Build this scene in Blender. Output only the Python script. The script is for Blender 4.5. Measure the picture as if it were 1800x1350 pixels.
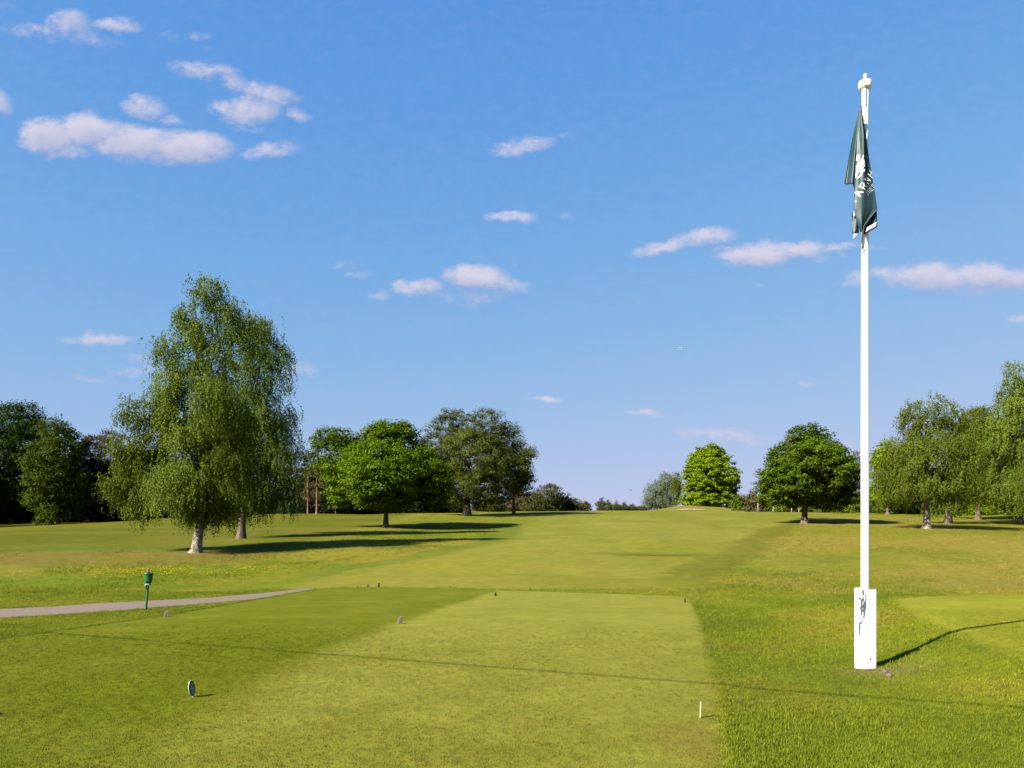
import bpy, bmesh, math, random
import numpy as np
from mathutils import Vector

# ------------------------------------------------------------------ camera, sky, sun, exposure
sc = bpy.context.scene
for o in list(bpy.data.objects):
    bpy.data.objects.remove(o)
COL = sc.collection
FPX, HOR, EYE = 1400.0, 968.0, 1.6           # focal length in photo pixels, eye-level row, eye height (m)

cam = bpy.data.cameras.new("camera")
cam.lens = 28.0
cam.sensor_width = 36.0
cam.shift_y = (HOR - 675) / 1800.0
cam.clip_start = 0.1
cam.clip_end = 20000
camo = bpy.data.objects.new("camera", cam)
camo.location = (0, 0, EYE)
camo.rotation_euler = (math.radians(90), 0, 0)
COL.objects.link(camo)
sc.camera = camo

SUN_EL = math.radians(35.5)
SUN_DIR = Vector((-0.80, -0.60, 0))           # towards the sun, on the ground plan
SUN_AZ = math.atan2(SUN_DIR.x, SUN_DIR.y)     # clockwise from +Y
sun = bpy.data.lights.new("sun", 'SUN')
sun.energy = 5.0
sun.angle = math.radians(0.53)
sun.color = (1.0, 0.93, 0.80)
suno = bpy.data.objects.new("sun", sun)
sv = Vector((SUN_DIR.x * math.cos(SUN_EL), SUN_DIR.y * math.cos(SUN_EL), math.sin(SUN_EL)))
suno.rotation_euler = sv.to_track_quat('Z', 'Y').to_euler()
suno.location = (-30, -20, 40)
COL.objects.link(suno)

sc.view_settings.view_transform = 'Standard'
sc.view_settings.look = 'None'
sc.view_settings.gamma = 1.0
sc.view_settings.use_curve_mapping = False
EXPOSURE = 2.1
sc.view_settings.exposure = EXPOSURE
sc.cycles.max_bounces = 8
sc.cycles.diffuse_bounces = 3
sc.cycles.transparent_max_bounces = 8
sc.cycles.use_denoising = True

world = bpy.data.worlds.new("World")
sc.world = world
world.use_nodes = True
wt = world.node_tree
wt.nodes.clear()


def N(tree, kind, **kw):
    n = tree.nodes.new(kind)
    for k, v in kw.items():
        if k.startswith('in_'):
            key = k[3:]
            key = int(key) if key.isdigit() else key
            n.inputs[key].default_value = v
        else:
            setattr(n, k, v)
    return n


def L(tree, a, b):
    tree.links.new(a, b)


def M(tree, op, a, b=None, c=None, clamp=False):
    n = tree.nodes.new('ShaderNodeMath')
    n.operation = op
    n.use_clamp = clamp
    for i, v in enumerate((a, b, c)):
        if v is None:
            continue
        if isinstance(v, (int, float)):
            n.inputs[i].default_value = v
        else:
            tree.links.new(v, n.inputs[i])
    return n.outputs[0]


def SSTEP(tree, v, lo, hi):
    n = tree.nodes.new('ShaderNodeMapRange')
    n.interpolation_type = 'SMOOTHSTEP'
    n.inputs['From Min'].default_value = lo
    n.inputs['From Max'].default_value = hi
    tree.links.new(v, n.inputs['Value'])
    return n.outputs[0]


# clouds: (centre px, centre py, half width, half height, strength, tilt deg)
CLOUDS = [
    (118, 42, 42, 26, .75, 0), (70, 55, 70, 13, .5, 4), (205, 42, 48, 16, .7, 4), (165, 72, 55, 14, .42, 8), (120, 62, 60, 14, .5, 0),
    (15, 10, 20, 9, .25, 0), (300, 65, 24, 10, .28, 0), (355, 61, 26, 9, .45, 0), (362, 88, 14, 7, .2, 0),
    (360, 124, 66, 17, .7, 6), (410, 140, 40, 14, .6, 25), (470, 165, 62, 20, .75, 12), (440, 192, 58, 28, .95, -3), (412, 195, 45, 25, .8, 10),
    (525, 200, 26, 13, .6, 30), (420, 220, 30, 12, .5, 10), (454, 228, 16, 9, .5, 0),
    (252, 188, 42, 22, .75, 5), (300, 210, 42, 12, .55, 12), (2, 180, 24, 24, .7, 0),
    (85, 240, 55, 34, 1.15, 0), (150, 228, 62, 30, 1.25, 0), (110, 262, 62, 18, .8, 4), (230, 250, 80, 30, 1.2, 4), (330, 258, 82, 28, 1.15, 4), (270, 272, 110, 18, .7, 4),
    (385, 266, 30, 14, .5, 0), (478, 264, 56, 15, .68, -6), (448, 275, 24, 9, .4, 0),
    (915, 256, 62, 17, .75, -8), (1000, 240, 28, 7, .3, 8), (770, 258, 20, 8, .14, 0),
    (900, 381, 45, 11, .8, 4), (928, 386, 22, 9, .5, 0), (998, 377, 20, 8, .28, 0), (690, 228, 14, 6, .12, 0),
    (608, 463, 28, 9, .35, 4), (630, 481, 34, 8, .42, 0), (733, 505, 48, 15, .8, 0), (775, 520, 38, 10, .4, 8), (665, 519, 26, 9, .5, 0),
    (836, 488, 62, 22, 1.1, 4), (880, 500, 60, 14, .7, 8), (845, 515, 60, 18, .5, 0), (835, 457, 42, 7, .2, 0), (905, 466, 14, 7, .24, 0), (820, 532, 44, 8, .3, 4),
    (1240, 417, 56, 16, .85, -6), (1165, 434, 62, 14, .78, -12), (1075, 422, 20, 5, .2, -6),
    (1330, 447, 76, 22, 1.1, -3), (1400, 440, 62, 18, .95, -4), (1470, 433, 46, 8, .7, -8), (1445, 455, 16, 8, .5, 0), (1540, 434, 22, 5, .4, 0), (1480, 447, 12, 6, .35, 0),
    (1510, 490, 44, 14, .6, -8), (1565, 480, 50, 16, .65, -4), (1640, 488, 90, 26, 1.1, 2), (1740, 487, 90, 24, 1.05, 4), (1700, 505, 100, 16, .6, 2), (1330, 501, 18, 5, .3, 0),
    (1790, 560, 22, 9, .6, 0), (1420, 673, 20, 6, .45, 0),
    (178, 597, 62, 13, .75, 0), (240, 632, 40, 8, .45, 4), (245, 652, 60, 9, .5, -4), (165, 664, 44, 8, .42, 6), (200, 674, 60, 6, .25, 0), (530, 650, 34, 13, .5, 0),
    (957, 703, 32, 6, .75, 0), (1130, 729, 42, 7, .6, 2), (1265, 764, 78, 12, .65, 3), (1330, 774, 60, 7, .35, 2), (1480, 782, 30, 8, .5, 4),
    (15, 440, 24, 5, .18, 0), (455, 495, 60, 14, .12, 0),
]


def build_sky():
    t = wt
    geo = N(t, 'ShaderNodeTexCoord')
    sep = N(t, 'ShaderNodeSeparateXYZ')
    L(t, geo.outputs['Generated'], sep.inputs[0])
    ynz = M(t, 'MAXIMUM', sep.outputs['Y'], 0.02)
    u = M(t, 'DIVIDE', sep.outputs['X'], ynz)
    v = M(t, 'DIVIDE', sep.outputs['Z'], ynz)
    # the field as a group: how thick cloud is at (u, v)
    g = bpy.data.node_groups.new("cloud_field", 'ShaderNodeTree')
    g.interface.new_socket("uv", in_out='INPUT', socket_type='NodeSocketVector')
    g.interface.new_socket("d", in_out='OUTPUT', socket_type='NodeSocketFloat')
    gi, go = g.nodes.new('NodeGroupInput'), g.nodes.new('NodeGroupOutput')
    acc = None
    for (cx, cy, rx, ry, s, a) in CLOUDS:
        mp = g.nodes.new('ShaderNodeMapping')
        mp.vector_type = 'TEXTURE'
        mp.inputs['Location'].default_value = ((cx - 900) / FPX, (HOR - cy) / FPX, 0)
        mp.inputs['Rotation'].default_value = (0, 0, -math.radians(a))
        mp.inputs['Scale'].default_value = (rx * 1.22 / FPX, ry * 1.25 / FPX, 1)
        g.links.new(gi.outputs[0], mp.inputs['Vector'])
        ln = g.nodes.new('ShaderNodeVectorMath')
        ln.operation = 'DOT_PRODUCT'
        g.links.new(mp.outputs[0], ln.inputs[0])
        g.links.new(mp.outputs[0], ln.inputs[1])
        f = M(g, 'MULTIPLY_ADD', ln.outputs['Value'], -s, s)
        f = M(g, 'MAXIMUM', f, 0.0)
        acc = f if acc is None else M(g, 'SMOOTH_MAX', acc, f, 0.12)
    g.links.new(acc, go.inputs[0])

    comb = N(t, 'ShaderNodeCombineXYZ')
    L(t, u, comb.inputs[0]); L(t, v, comb.inputs[1])
    # ragged edges: warp and break up by noise
    sc1 = N(t, 'ShaderNodeVectorMath', operation='MULTIPLY')
    L(t, comb.outputs[0], sc1.inputs[0]); sc1.inputs[1].default_value = (1.0, 1.5, 1)
    nz = N(t, 'ShaderNodeTexNoise', in_Scale=26.0, in_Detail=5.0, in_Roughness=0.62)
    L(t, sc1.outputs[0], nz.inputs['Vector'])
    w = N(t, 'ShaderNodeVectorMath', operation='SUBTRACT'); w.inputs[1].default_value = (.5, .5, .5)
    L(t, nz.outputs['Color'], w.inputs[0])
    w2 = N(t, 'ShaderNodeVectorMath', operation='MULTIPLY'); w2.inputs[1].default_value = (.034, .022, 0)
    L(t, w.outputs[0], w2.inputs[0])
    uv = N(t, 'ShaderNodeVectorMath', operation='ADD')
    L(t, comb.outputs[0], uv.inputs[0]); L(t, w2.outputs[0], uv.inputs[1])
    g1 = N(t, 'ShaderNodeGroup'); g1.node_tree = g
    L(t, uv.outputs[0], g1.inputs[0])
    nz2 = N(t, 'ShaderNodeTexNoise', in_Scale=52.0, in_Detail=8.0, in_Roughness=0.66)
    L(t, sc1.outputs[0], nz2.inputs['Vector'])
    brk = M(t, 'MULTIPLY_ADD', nz2.outputs[0], 1.25, -0.66)
    thick = M(t, 'ADD', g1.outputs[0], M(t, 'MULTIPLY', brk, M(t, 'MINIMUM', M(t, 'MULTIPLY', g1.outputs[0], 3.0), 1.0)))
    cov = SSTEP(t, thick, -0.02, 1.02)
    cov = M(t, 'MULTIPLY', cov, M(t, 'GREATER_THAN', sep.outputs['Y'], 0.05))
    # body of the cloud: thick parts whiter, thin parts and undersides greyer
    off = N(t, 'ShaderNodeVectorMath', operation='ADD'); off.inputs[1].default_value = (-.004, .014, 0)
    L(t, uv.outputs[0], off.inputs[0])
    g2 = N(t, 'ShaderNodeGroup'); g2.node_tree = g
    L(t, off.outputs[0], g2.inputs[0])
    lit = M(t, 'SUBTRACT', g1.outputs[0], g2.outputs[0])
    lit = M(t, 'MULTIPLY_ADD', lit, 0.75, M(t, 'MULTIPLY_ADD', nz2.outputs[0], 0.9, 0.02), clamp=True)
    ccol = N(t, 'ShaderNodeMix', data_type='RGBA')
    ccol.inputs['A'].default_value = tuple(v / 2 ** EXPOSURE for v in (.400, .450, .670, 1))
    ccol.inputs['B'].default_value = tuple(v / 2 ** EXPOSURE for v in (.700, .670, .800, 1))
    L(t, lit, ccol.inputs['Factor'])

    sky = N(t, 'ShaderNodeTexSky', sky_type='NISHITA')
    sky.sun_disc = False
    sky.sun_elevation = SUN_EL
    sky.sun_rotation = SUN_AZ
    sky.altitude = 0
    sky.air_density = 1.0
    sky.dust_density = 0.0
    sky.ozone_density = 6.0
    # the camera's colour response: each channel compressed like the phone does it
    spl = N(t, 'ShaderNodeSeparateColor'); cmb = N(t, 'ShaderNodeCombineColor')
    L(t, sky.outputs[0], spl.inputs[0])
    for i, (gain, knee) in enumerate(SKY_RESPONSE):
        x = M(t, 'POWER', M(t, 'MULTIPLY', spl.outputs[i], SKY_STRENGTH), 1.5)
        L(t, M(t, 'MULTIPLY', M(t, 'DIVIDE', x, M(t, 'ADD', x, knee)), gain / SKY_STRENGTH / 2 ** EXPOSURE), cmb.inputs[i])
    bg = N(t, 'ShaderNodeBackground', in_Strength=SKY_STRENGTH)
    L(t, cmb.outputs[0], bg.inputs['Color'])
    bgc = N(t, 'ShaderNodeBackground', in_Strength=1.0)
    L(t, ccol.outputs['Result'], bgc.inputs['Color'])
    mx = N(t, 'ShaderNodeMixShader')
    L(t, M(t, 'MULTIPLY', cov, 0.92), mx.inputs[0])
    L(t, bg.outputs[0], mx.inputs[1]); L(t, bgc.outputs[0], mx.inputs[2])
    out = N(t, 'ShaderNodeOutputWorld')
    L(t, mx.outputs[0], out.inputs[0])
    world.cycles.sampling_method = 'MANUAL'
    world.cycles.sample_map_resolution = 512


SKY_STRENGTH = 0.1
SKY_RESPONSE = ((.66, .09), (.629, .05), (.835, .02))      # gain and knee per channel
build_sky()

ALB = 0.64        # surface colours below were judged for a thinner exposure

# ------------------------------------------------------------------ helpers
RNG = np.random.default_rng(7)


def at(px, py, Y):
    """A point seen at photo pixel (px, py) that stands Y metres away."""
    return np.array([(px - 900) / FPX * Y, Y, EYE + (HOR - py) / FPX * Y])


def tag(o, label=None, cat=None, group=None, kind=None):
    if label: o['label'] = label
    if cat: o['category'] = cat
    if group: o['group'] = group
    if kind: o['kind'] = kind
    return o


def empty(name, loc, label, cat, group=None):
    o = bpy.data.objects.new(name, None)
    o.empty_display_size = 0.3
    o.location = loc
    COL.objects.link(o)
    return tag(o, label, cat, group)


def link(name, me, mat=None, parent=None):
    o = bpy.data.objects.new(name, me)
    if mat is not None:
        me.materials.append(mat)
    COL.objects.link(o)
    if parent is not None:
        o.parent = parent
    return o


def np_mesh(name, V, faces, smooth=False):
    """faces: (n, k) int array, all faces with k corners."""
    V = np.ascontiguousarray(V, np.float32)
    faces = np.ascontiguousarray(faces, np.int32)
    me = bpy.data.meshes.new(name)
    n, k = faces.shape
    me.vertices.add(len(V)); me.vertices.foreach_set('co', V.ravel())
    me.loops.add(n * k); me.loops.foreach_set('vertex_index', faces.ravel())
    me.polygons.add(n)
    me.polygons.foreach_set('loop_start', np.arange(0, n * k, k, dtype=np.int32))
    me.polygons.foreach_set('loop_total', np.full(n, k, np.int32))
    me.polygons.foreach_set('use_smooth', np.full(n, smooth, bool))
    me.update(calc_edges=True)
    return me


def bm_obj(name, bm, mat, parent=None, smooth=False, bevel=0):
    me = bpy.data.meshes.new(name)
    bmesh.ops.recalc_face_normals(bm, faces=bm.faces)
    bm.to_mesh(me); bm.free()
    for p in me.polygons: p.use_smooth = smooth
    o = link(name, me, mat, parent)
    if bevel:
        b = o.modifiers.new('bevel', 'BEVEL'); b.width = bevel; b.segments = 2
    return o


def bm_box(bm, lo, hi):
    r = bmesh.ops.create_cube(bm, size=1)
    for v in r['verts']:
        v.co = Vector([lo[i] + (v.co[i] + .5) * (hi[i] - lo[i]) for i in range(3)])
    return r['verts']


def bm_lathe(bm, prof, n=24, centre=(0, 0, 0)):
    """prof: list of (radius, z) from bottom to top."""
    rings = []
    for r, z in prof:
        rings.append([bm.verts.new((centre[0] + r * math.cos(2 * math.pi * i / n), centre[1] + r * math.sin(2 * math.pi * i / n), centre[2] + z)) for i in range(n)])
    for a, b in zip(rings, rings[1:]):
        for i in range(n):
            bm.faces.new((a[i], a[(i + 1) % n], b[(i + 1) % n], b[i]))
    bm.faces.new(rings[0][::-1]); bm.faces.new(rings[-1])


def tube_np(segs, n=5):
    """segs: array (m, 8) of p0, r0, p1, r1 -> vertices, quads."""
    segs = np.asarray(segs, float)
    p0, r0, p1, r1 = segs[:, :3], segs[:, 3], segs[:, 4:7], segs[:, 7]
    d = p1 - p0
    d /= np.linalg.norm(d, axis=1, keepdims=True) + 1e-9
    ref = np.where(np.abs(d[:, 2:3]) > .9, np.array([[1., 0, 0]]), np.array([[0, 0, 1.]]))
    a = np.cross(d, ref); a /= np.linalg.norm(a, axis=1, keepdims=True) + 1e-9
    b = np.cross(d, a)
    th = np.arange(n) * 2 * np.pi / n
    off = a[:, None] * np.cos(th)[None, :, None] + b[:, None] * np.sin(th)[None, :, None]
    V = np.concatenate([p0[:, None] + off * r0[:, None, None], p1[:, None] + off * r1[:, None, None]], 1)
    m = len(segs)
    i = np.arange(n); j = (i + 1) % n
    q = np.stack([i, j, j + n, i + n], 1)
    F = (q[None] + (np.arange(m) * 2 * n)[:, None, None]).reshape(-1, 4)
    return V.reshape(-1, 3), F


def loft_np(path, radii, n=14, wob=0.0, rng=None, flare=None):
    """a closed-surface tube through path points, radii varied round the ring for bark-like unevenness."""
    path = np.asarray(path, float); radii = np.asarray(radii, float)
    T = np.gradient(path, axis=0); T /= np.linalg.norm(T, axis=1, keepdims=True)
    ref = np.array([0, 1., 0])
    a = np.cross(T, ref); a /= np.linalg.norm(a, axis=1, keepdims=True)
    b = np.cross(T, a)
    th = np.arange(n) * 2 * np.pi / n
    R = np.repeat(radii[:, None], n, 1)
    if rng is not None and wob:
        R = R * (1 + wob * rng.normal(size=(len(path), n)))
    if flare is not None:
        k, amt, ph = flare
        R = R * (1 + (amt * np.exp(-np.linspace(0, 1, len(path)) * 14))[:, None] * (0.5 + 0.5 * np.cos(k * th + ph))[None])
    V = path[:, None] + a[:, None] * (np.cos(th)[None] * R)[..., None] + b[:, None] * (np.sin(th)[None] * R)[..., None]
    F = []
    m = len(path)
    i = np.arange(n); j = (i + 1) % n
    for s in range(m - 1):
        F.append(np.stack([s * n + i, s * n + j, (s + 1) * n + j, (s + 1) * n + i], 1))
    return V.reshape(-1, 3), np.concatenate(F)


def sstep(a, b, x):
    t = np.clip((np.asarray(x, float) - a) / (b - a), 0, 1)
    return t * t * (3 - 2 * t)


_tab = np.random.default_rng(3).random((256, 256))


def vnoise(x, y):
    x = np.asarray(x, float); y = np.asarray(y, float)
    xi = np.floor(x).astype(int); yi = np.floor(y).astype(int)
    fx = x - xi; fy = y - yi
    fx = fx * fx * (3 - 2 * fx); fy = fy * fy * (3 - 2 * fy)
    g = lambda i, j: _tab[(xi + i) % 256, (yi + j) % 256]
    return (g(0, 0) * (1 - fx) + g(1, 0) * fx) * (1 - fy) + (g(0, 1) * (1 - fx) + g(1, 1) * fx) * fy


def fbm(x, y, o=4):
    s = 0; a = .5; n = 0
    for k in range(o):
        s = s + a * vnoise(x * 2 ** k + 17.3 * k, y * 2 ** k + 9.1 * k); n += a; a *= .5
    return s / n          # 0..1, mean .5


def poly_dist(poly, x, y):
    """signed distance to a polygon, positive outside."""
    x = np.asarray(x, float); y = np.asarray(y, float)
    d2 = np.full(x.shape, 1e18); inside = np.zeros(x.shape, bool)
    n = len(poly)
    for i in range(n):
        ax, ay = poly[i]; bx, by = poly[(i + 1) % n]
        ex, ey = bx - ax, by - ay
        t = np.clip(((x - ax) * ex + (y - ay) * ey) / (ex * ex + ey * ey), 0, 1)
        d2 = np.minimum(d2, (x - ax - t * ex) ** 2 + (y - ay - t * ey) ** 2)
        c = ((ay > y) != (by > y)) & (x < (bx - ax) * (y - ay) / ((by - ay) if by != ay else 1e-9) + ax)
        inside ^= c
    return np.where(inside, -1, 1) * np.sqrt(d2)


# ------------------------------------------------------------------ the lie of the land
ZY = np.array([-400, -30, 33, 36.5, 40, 45, 52, 58, 68, 80, 93, 110, 130, 160, 190, 215, 260, 330, 600, 1500, 4000.])
ZZ = np.array([-1, -.15, -.14, -.12, 0.0, .34, 1.0, 1.6, 2.57, 3.45, 4.3, 5.65, 7.4, 9.55, 11.15, 11.75, 11.5, 8, -10, -25, -60.])
_gy = np.arange(-400, 4001, 0.5)
_gz = np.interp(_gy, ZY, ZZ)
_pad = np.pad(_gz, 8, mode='edge'); _s = np.convolve(_pad, np.ones(9) / 9, 'valid'); _gz = _s[4:4 + len(_gy)]

TEE = [(-9.3, -6), (-9.3, 14.0), (-8.5, 20), (-8.2, 31), (-7.7, 33.9), (-6.4, 35.3), (-3, 34.3), (-.8, 32.4), (3, 30.2), (5.6, 28.4), (6.0, 27.3), (5.3, 23.5), (3.75, 15.8), (2.4, 9.65), (1.55, 5.9), (.3, -.5), (-1, -6)]
GREEN = [(6.35, 9.2), (6.5, 10.6), (6.95, 12.2), (7.35, 14.2), (8.6, 17.6), (9.9, 20.4), (12, 21.4), (16, 21.9), (22, 21), (25, 15), (22, 8), (14, 5.5), (8.5, 6.5)]
BUNKER = [(37.4, 178.9), (40, 178.6), (43.2, 178.8), (43.9, 179.6), (42.6, 180.5), (40, 180.9), (38, 180.5), (36.9, 179.6)]
PATH_C = np.array([(-60, -6), (-42, 3), (-30, 10), (-21, 16.3), (-14.6, 21.8), (-11.9, 25.6), (-10.15, 29), (-9.45, 33), (-9.05, 36.5)])
PATH_W = np.array([1.7, 1.7, 1.7, 1.65, 1.6, 1.4, 1.05, .62, .12])


def height(x, y):
    x = np.asarray(x, float); y = np.asarray(y, float)
    z = np.interp(y, _gy, _gz)
    far = sstep(38, 70, y)
    z = z - 1.75 * sstep(28, 95, -x) * sstep(60, 130, y)
    z = z - .012 * np.maximum(np.abs(x) - 120, 0) * far
    z = z + far * (fbm(x / 22 + 5, y / 30, 3) - .5) * .9 * (1 - .8 * sstep(120, 170, y))
    z = z + sstep(36, 44, y) * (fbm(x / 7 + 2, y / 7, 3) - .5) * .16
    # near ground: right of the tee it lies level with it, then falls a little
    dt = poly_dist(TEE, x, y)
    near = 1 - sstep(33, 42, y)
    right = sstep(-1, 3, x) * near * (1 - sstep(20, 31, y))
    z = z + right * (.12 - .0)
    z = z + near * sstep(.4, 3, dt) * (fbm(x / 2.6, y / 2.6, 3) - .5) * .07
    tee = 1 - sstep(-.05, .75, dt)
    z = z * (1 - tee) + tee * 0.0
    # practice green on its bank
    dg = poly_dist(GREEN, x, y)
    gz = .33 + .008 * (y - 12) + .05 * (fbm(x / 5, y / 5, 2) - .5)
    gm = 1 - sstep(-.25, 1.75, dg)
    z = z * (1 - gm) + gz * gm
    # little hump behind the flagpole
    z = z + .30 * np.exp(-(((x - 7.3) / 1.5) ** 2 + ((y - 19.3) / 1.6) ** 2)) * sstep(-.5, 1.2, dg)
    # hollow in the fairway
    z = z - .22 * np.exp(-(((x - 11.0) / 3.6) ** 2 + ((y - 58.3) / 2.2) ** 2))
    # mound with the bunker
    z = z + 1.2 * np.exp(-(((x - 40.5) / 6.2) ** 2 + ((y - 184.5) / 3.6) ** 2)) + .6 * np.exp(-(((x - 49) / 5) ** 2 + ((y - 186) / 4) ** 2))
    return z


def gz(x, y):
    return float(height(np.array([x]), np.array([y]))[0])


def mixc(c, m, col):
    return c * (1 - m[..., None]) + np.asarray(col)[None] * m[..., None]


C_TEE_L = (.166, .147, .024)
C_TEE_D = (.090, .095, .003)
C_FAIR = (.146, .128, .020)
C_FAIR2 = (.116, .110, .009)
C_ROUGH = (.112, .120, .008)
C_DRY = (.156, .122, .017)
C_TAN = (.165, .125, .022)
C_LUSH = (.076, .090, .006)
C_SOIL = (.10, .072, .036)


def ground_colour(x, y):
    x = np.asarray(x, float); y = np.asarray(y, float)
    n1 = fbm(x / 9 + 3, y / 9, 4); n2 = fbm(x / 2.2, y / 2.2 + 8, 4); n3 = fbm(x / 30, y / 22 + 4, 3)
    c = np.zeros(x.shape + (3,)) + np.asarray(C_ROUGH)
    # rough in general: patches of dry and lush
    c = mixc(c, .85 * sstep(.45, .62, n1) * sstep(36, 44, y), C_DRY)
    c = mixc(c, .55 * sstep(.53, .68, n2), C_DRY)
    c = mixc(c, .65 * sstep(.52, .66, 1 - n2), C_LUSH)
    c = mixc(c, .5 * sstep(.5, .65, n3) * sstep(70, 90, y), C_DRY)
    # right rough beyond the practice green: tan, seeding grass
    tr = sstep(9, 15, x - .1 * (y - 30)) * sstep(30.5, 33, y + 1.5 * (n2 - .5)) * (1 - sstep(95, 135, y))
    c = mixc(c, tr * (.35 + .6 * sstep(.38, .6, n1)), C_TAN)
    c = mixc(c, tr * .7 * sstep(.56, .7, n3), C_ROUGH)
    dband = sstep(8.5, 13, x) * sstep(22, 24, y) * (1 - sstep(29, 32, y + 2 * (n2 - .5)))
    c = mixc(c, .8 * dband, (.070, .092, .009))
    # left: dry strip, its dark green upper edge, the neighbouring fairway above
    edge = 56 + .33 * (x + 36) * (x > -36) + .05 * (x + 36) * (x <= -36)
    lf = sstep(-13, -17, x) if False else 1 - sstep(-19, -15, x)
    up = sstep(-.4, .8, y - edge)
    c = mixc(c, lf * sstep(47.5, 50.5, y + 4 * (n1 - .5)) * (1 - up) * (.55 + .4 * n2), (.125, .088, .020))
    c = mixc(c, lf * up * (1 - sstep(160, 180, y)), np.array(C_FAIR) * (.66, .68, .4))
    c = mixc(c, lf * up * .8 * sstep(.46, .62, fbm(x / 14, y / 8 + 2, 3)), np.array(C_FAIR2) * (.62, .66, .4))
    c = mixc(c, lf * .75 * up * (1 - sstep(1.5, 5.0, y - edge)), (.070, .088, .008))
    c = mixc(c, .8 * lf * sstep(34, 36, y) * (1 - sstep(42, 45, y + 2 * (n2 - .5))), np.array(C_ROUGH) * np.array((.85, .95, .8)))
    # fairway in the middle
    yl = np.array([30, 38, 45, 57.5, 70, 103, 170, 230]); xl = np.array([-10, -10.4, -9.6, -4.5, .3, 1.5, 10, 14.])
    yr = np.array([30, 38, 47, 61, 89, 108, 150, 230]); xr = np.array([4.6, 6.5, 9.4, 16.6, 27.6, 38.6, 62, 80.])
    wob = 1.2 * (n1 - .5)
    wob = wob + 1.5 * (n2 - .5)
    a = x - np.interp(y, yl, xl) - wob; b = np.interp(y, yr, xr) - x - wob - 1.6 * (fbm(x / 1.1, y / 1.1, 3) - .5)
    fw = sstep(-.7, .7, a) * sstep(-.9, .9, b) * sstep(35.2, 36.4, y)
    c = mixc(c, fw, C_FAIR)
    c = mixc(c, fw * .75 * sstep(.38, .62, fbm(x / 6, y / 9, 4)), C_FAIR2)
    c = mixc(c, fw * .5 * sstep(.54, .66, fbm(x / 3.1 + 9, y / 3.5, 4)) * (1 - sstep(90, 120, y)), (.160, .136, .022))
    c = mixc(c, fw * .5 * sstep(.52, .66, n2) * (1 - sstep(60, 80, y)), C_DRY)
    c = mixc(c, .75 * sstep(-4.2, -2.4, b) * (1 - sstep(-.5, .6, b)) * sstep(37, 44, y) * (1 - sstep(105, 130, y)), (.094, .084, .009))
    c = mixc(c, .55 * fw * (1 - sstep(.2, 1.2, a)) * sstep(45, 55, y), (.085, .10, .012))
    c = mixc(c, .6 * sstep(-2.6, -1.8, a) * (1 - sstep(-.2, .1, a)) * sstep(39, 44, y) * (1 - sstep(100, 120, y)), (.082, .092, .012))
    hol = np.exp(-(((x - 10.6) / 3.6) ** 2 + ((y - 57.6) / 1.5) ** 2))  # the hollow's shading is painted in as darker grass
    c = mixc(c, np.clip(1.05 * hol, 0, .9), (.058, .064, .006))
    # dry worn ground in front of the tee
    c = mixc(c, .6 * np.exp(-(((x + 4.6) / 4.5) ** 2 + ((y - 40.5) / 2.6) ** 2)), C_TAN)
    c = mixc(c, .55 * np.exp(-(((x - 6.8) / 3.5) ** 2 + ((y - 36) / 4.0) ** 2)), C_DRY)
    # tee, in two mowing stripes, their light and dark sheen painted in as colour
    dt = poly_dist(TEE, x, y)
    tm = 1 - sstep(-.06, .07, dt + .05 * (n2 - .5))
    xs = np.interp(y, [3, 9.65, 13.8, 20.9, 31, 36], [-2.5, -3.05, -2.9, -2.05, -.78, -.3])
    wdt = np.interp(y, [5, 12, 20, 31], [.8, .4, .16, .10])
    dk = 1 - sstep(-1, 1, (x - xs + .5 * (n2 - .5)) / wdt)
    dk = dk * (.95 + .3 * (n2 - .5)) * (1 - .40 * sstep(.52, .7, n1) * (1 - sstep(12, 20, y)))
    tc = np.zeros(x.shape + (3,)) + np.asarray(C_TEE_L)
    tc = mixc(tc, np.clip(dk, 0, 1), C_TEE_D)
    tc = mixc(tc, .30 * sstep(.50, .64, fbm(x / 1.3 + 7, y / 1.6, 4)), (.125, .118, .014))
    tc = mixc(tc, .35 * (1 - sstep(6.2, 9.0, y)) * sstep(.42, .6, n2), (.115, .120, .012))
    tc = mixc(tc, .6 * (1 - sstep(-.1, .6, np.hypot((x - 1.5) / .6, (y - 6.7) / 1.2) - .3 + .9 * (n2 - .5))), (.160, .115, .024))
    c = c * (1 - tm[..., None]) + tc * tm[..., None]
    # darker lush growth along the tee's right edge
    c = mixc(c, .45 * sstep(.02, .12, dt) * (1 - sstep(.8, 3.2, dt + 1.2 * (n2 - .5))) * (x > 0) * (1 - sstep(20, 28, y)), C_LUSH)
    # lusher unmown lip round the tee
    lip = sstep(.0, .12, dt) * (1 - sstep(.25, 1.6, dt))
    c = mixc(c, (.15 + .4 * (x < 0)) * lip * (1 - sstep(33, 36, y)), (.062, .090, .007))
    lip2 = (1 - sstep(.05, .14, np.abs(dt - .06))) * sstep(10, 14, y)
    c = mixc(c, (.15 + .4 * (x < 0)) * lip2, (.035, .045, .006))
    # practice green
    dg = poly_dist(GREEN, x, y)
    gm = 1 - sstep(-.15, .2, dg + .25 * (n2 - .5))
    gc = np.zeros(x.shape + (3,)) + np.array((.176, .162, .015))
    gc = mixc(gc, .6 * sstep(.45, .6, fbm(x / 3, y / 3 + 11, 3)), (.140, .136, .010))
    c = c * (1 - gm[..., None]) + gc * gm[..., None]
    # bare earth by the flagpole and under trees
    c = mixc(c, .75 * np.exp(-(((x - 4.95) / .5) ** 2 + ((y - 10.6) / .38) ** 2)), (.12, .095, .040))
    for (tx, ty, r) in BARE:
        c = mixc(c, .8 * np.exp(-(((x - tx) / r) ** 2 + ((y - ty) / r) ** 2)), (.135, .098, .048))
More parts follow.
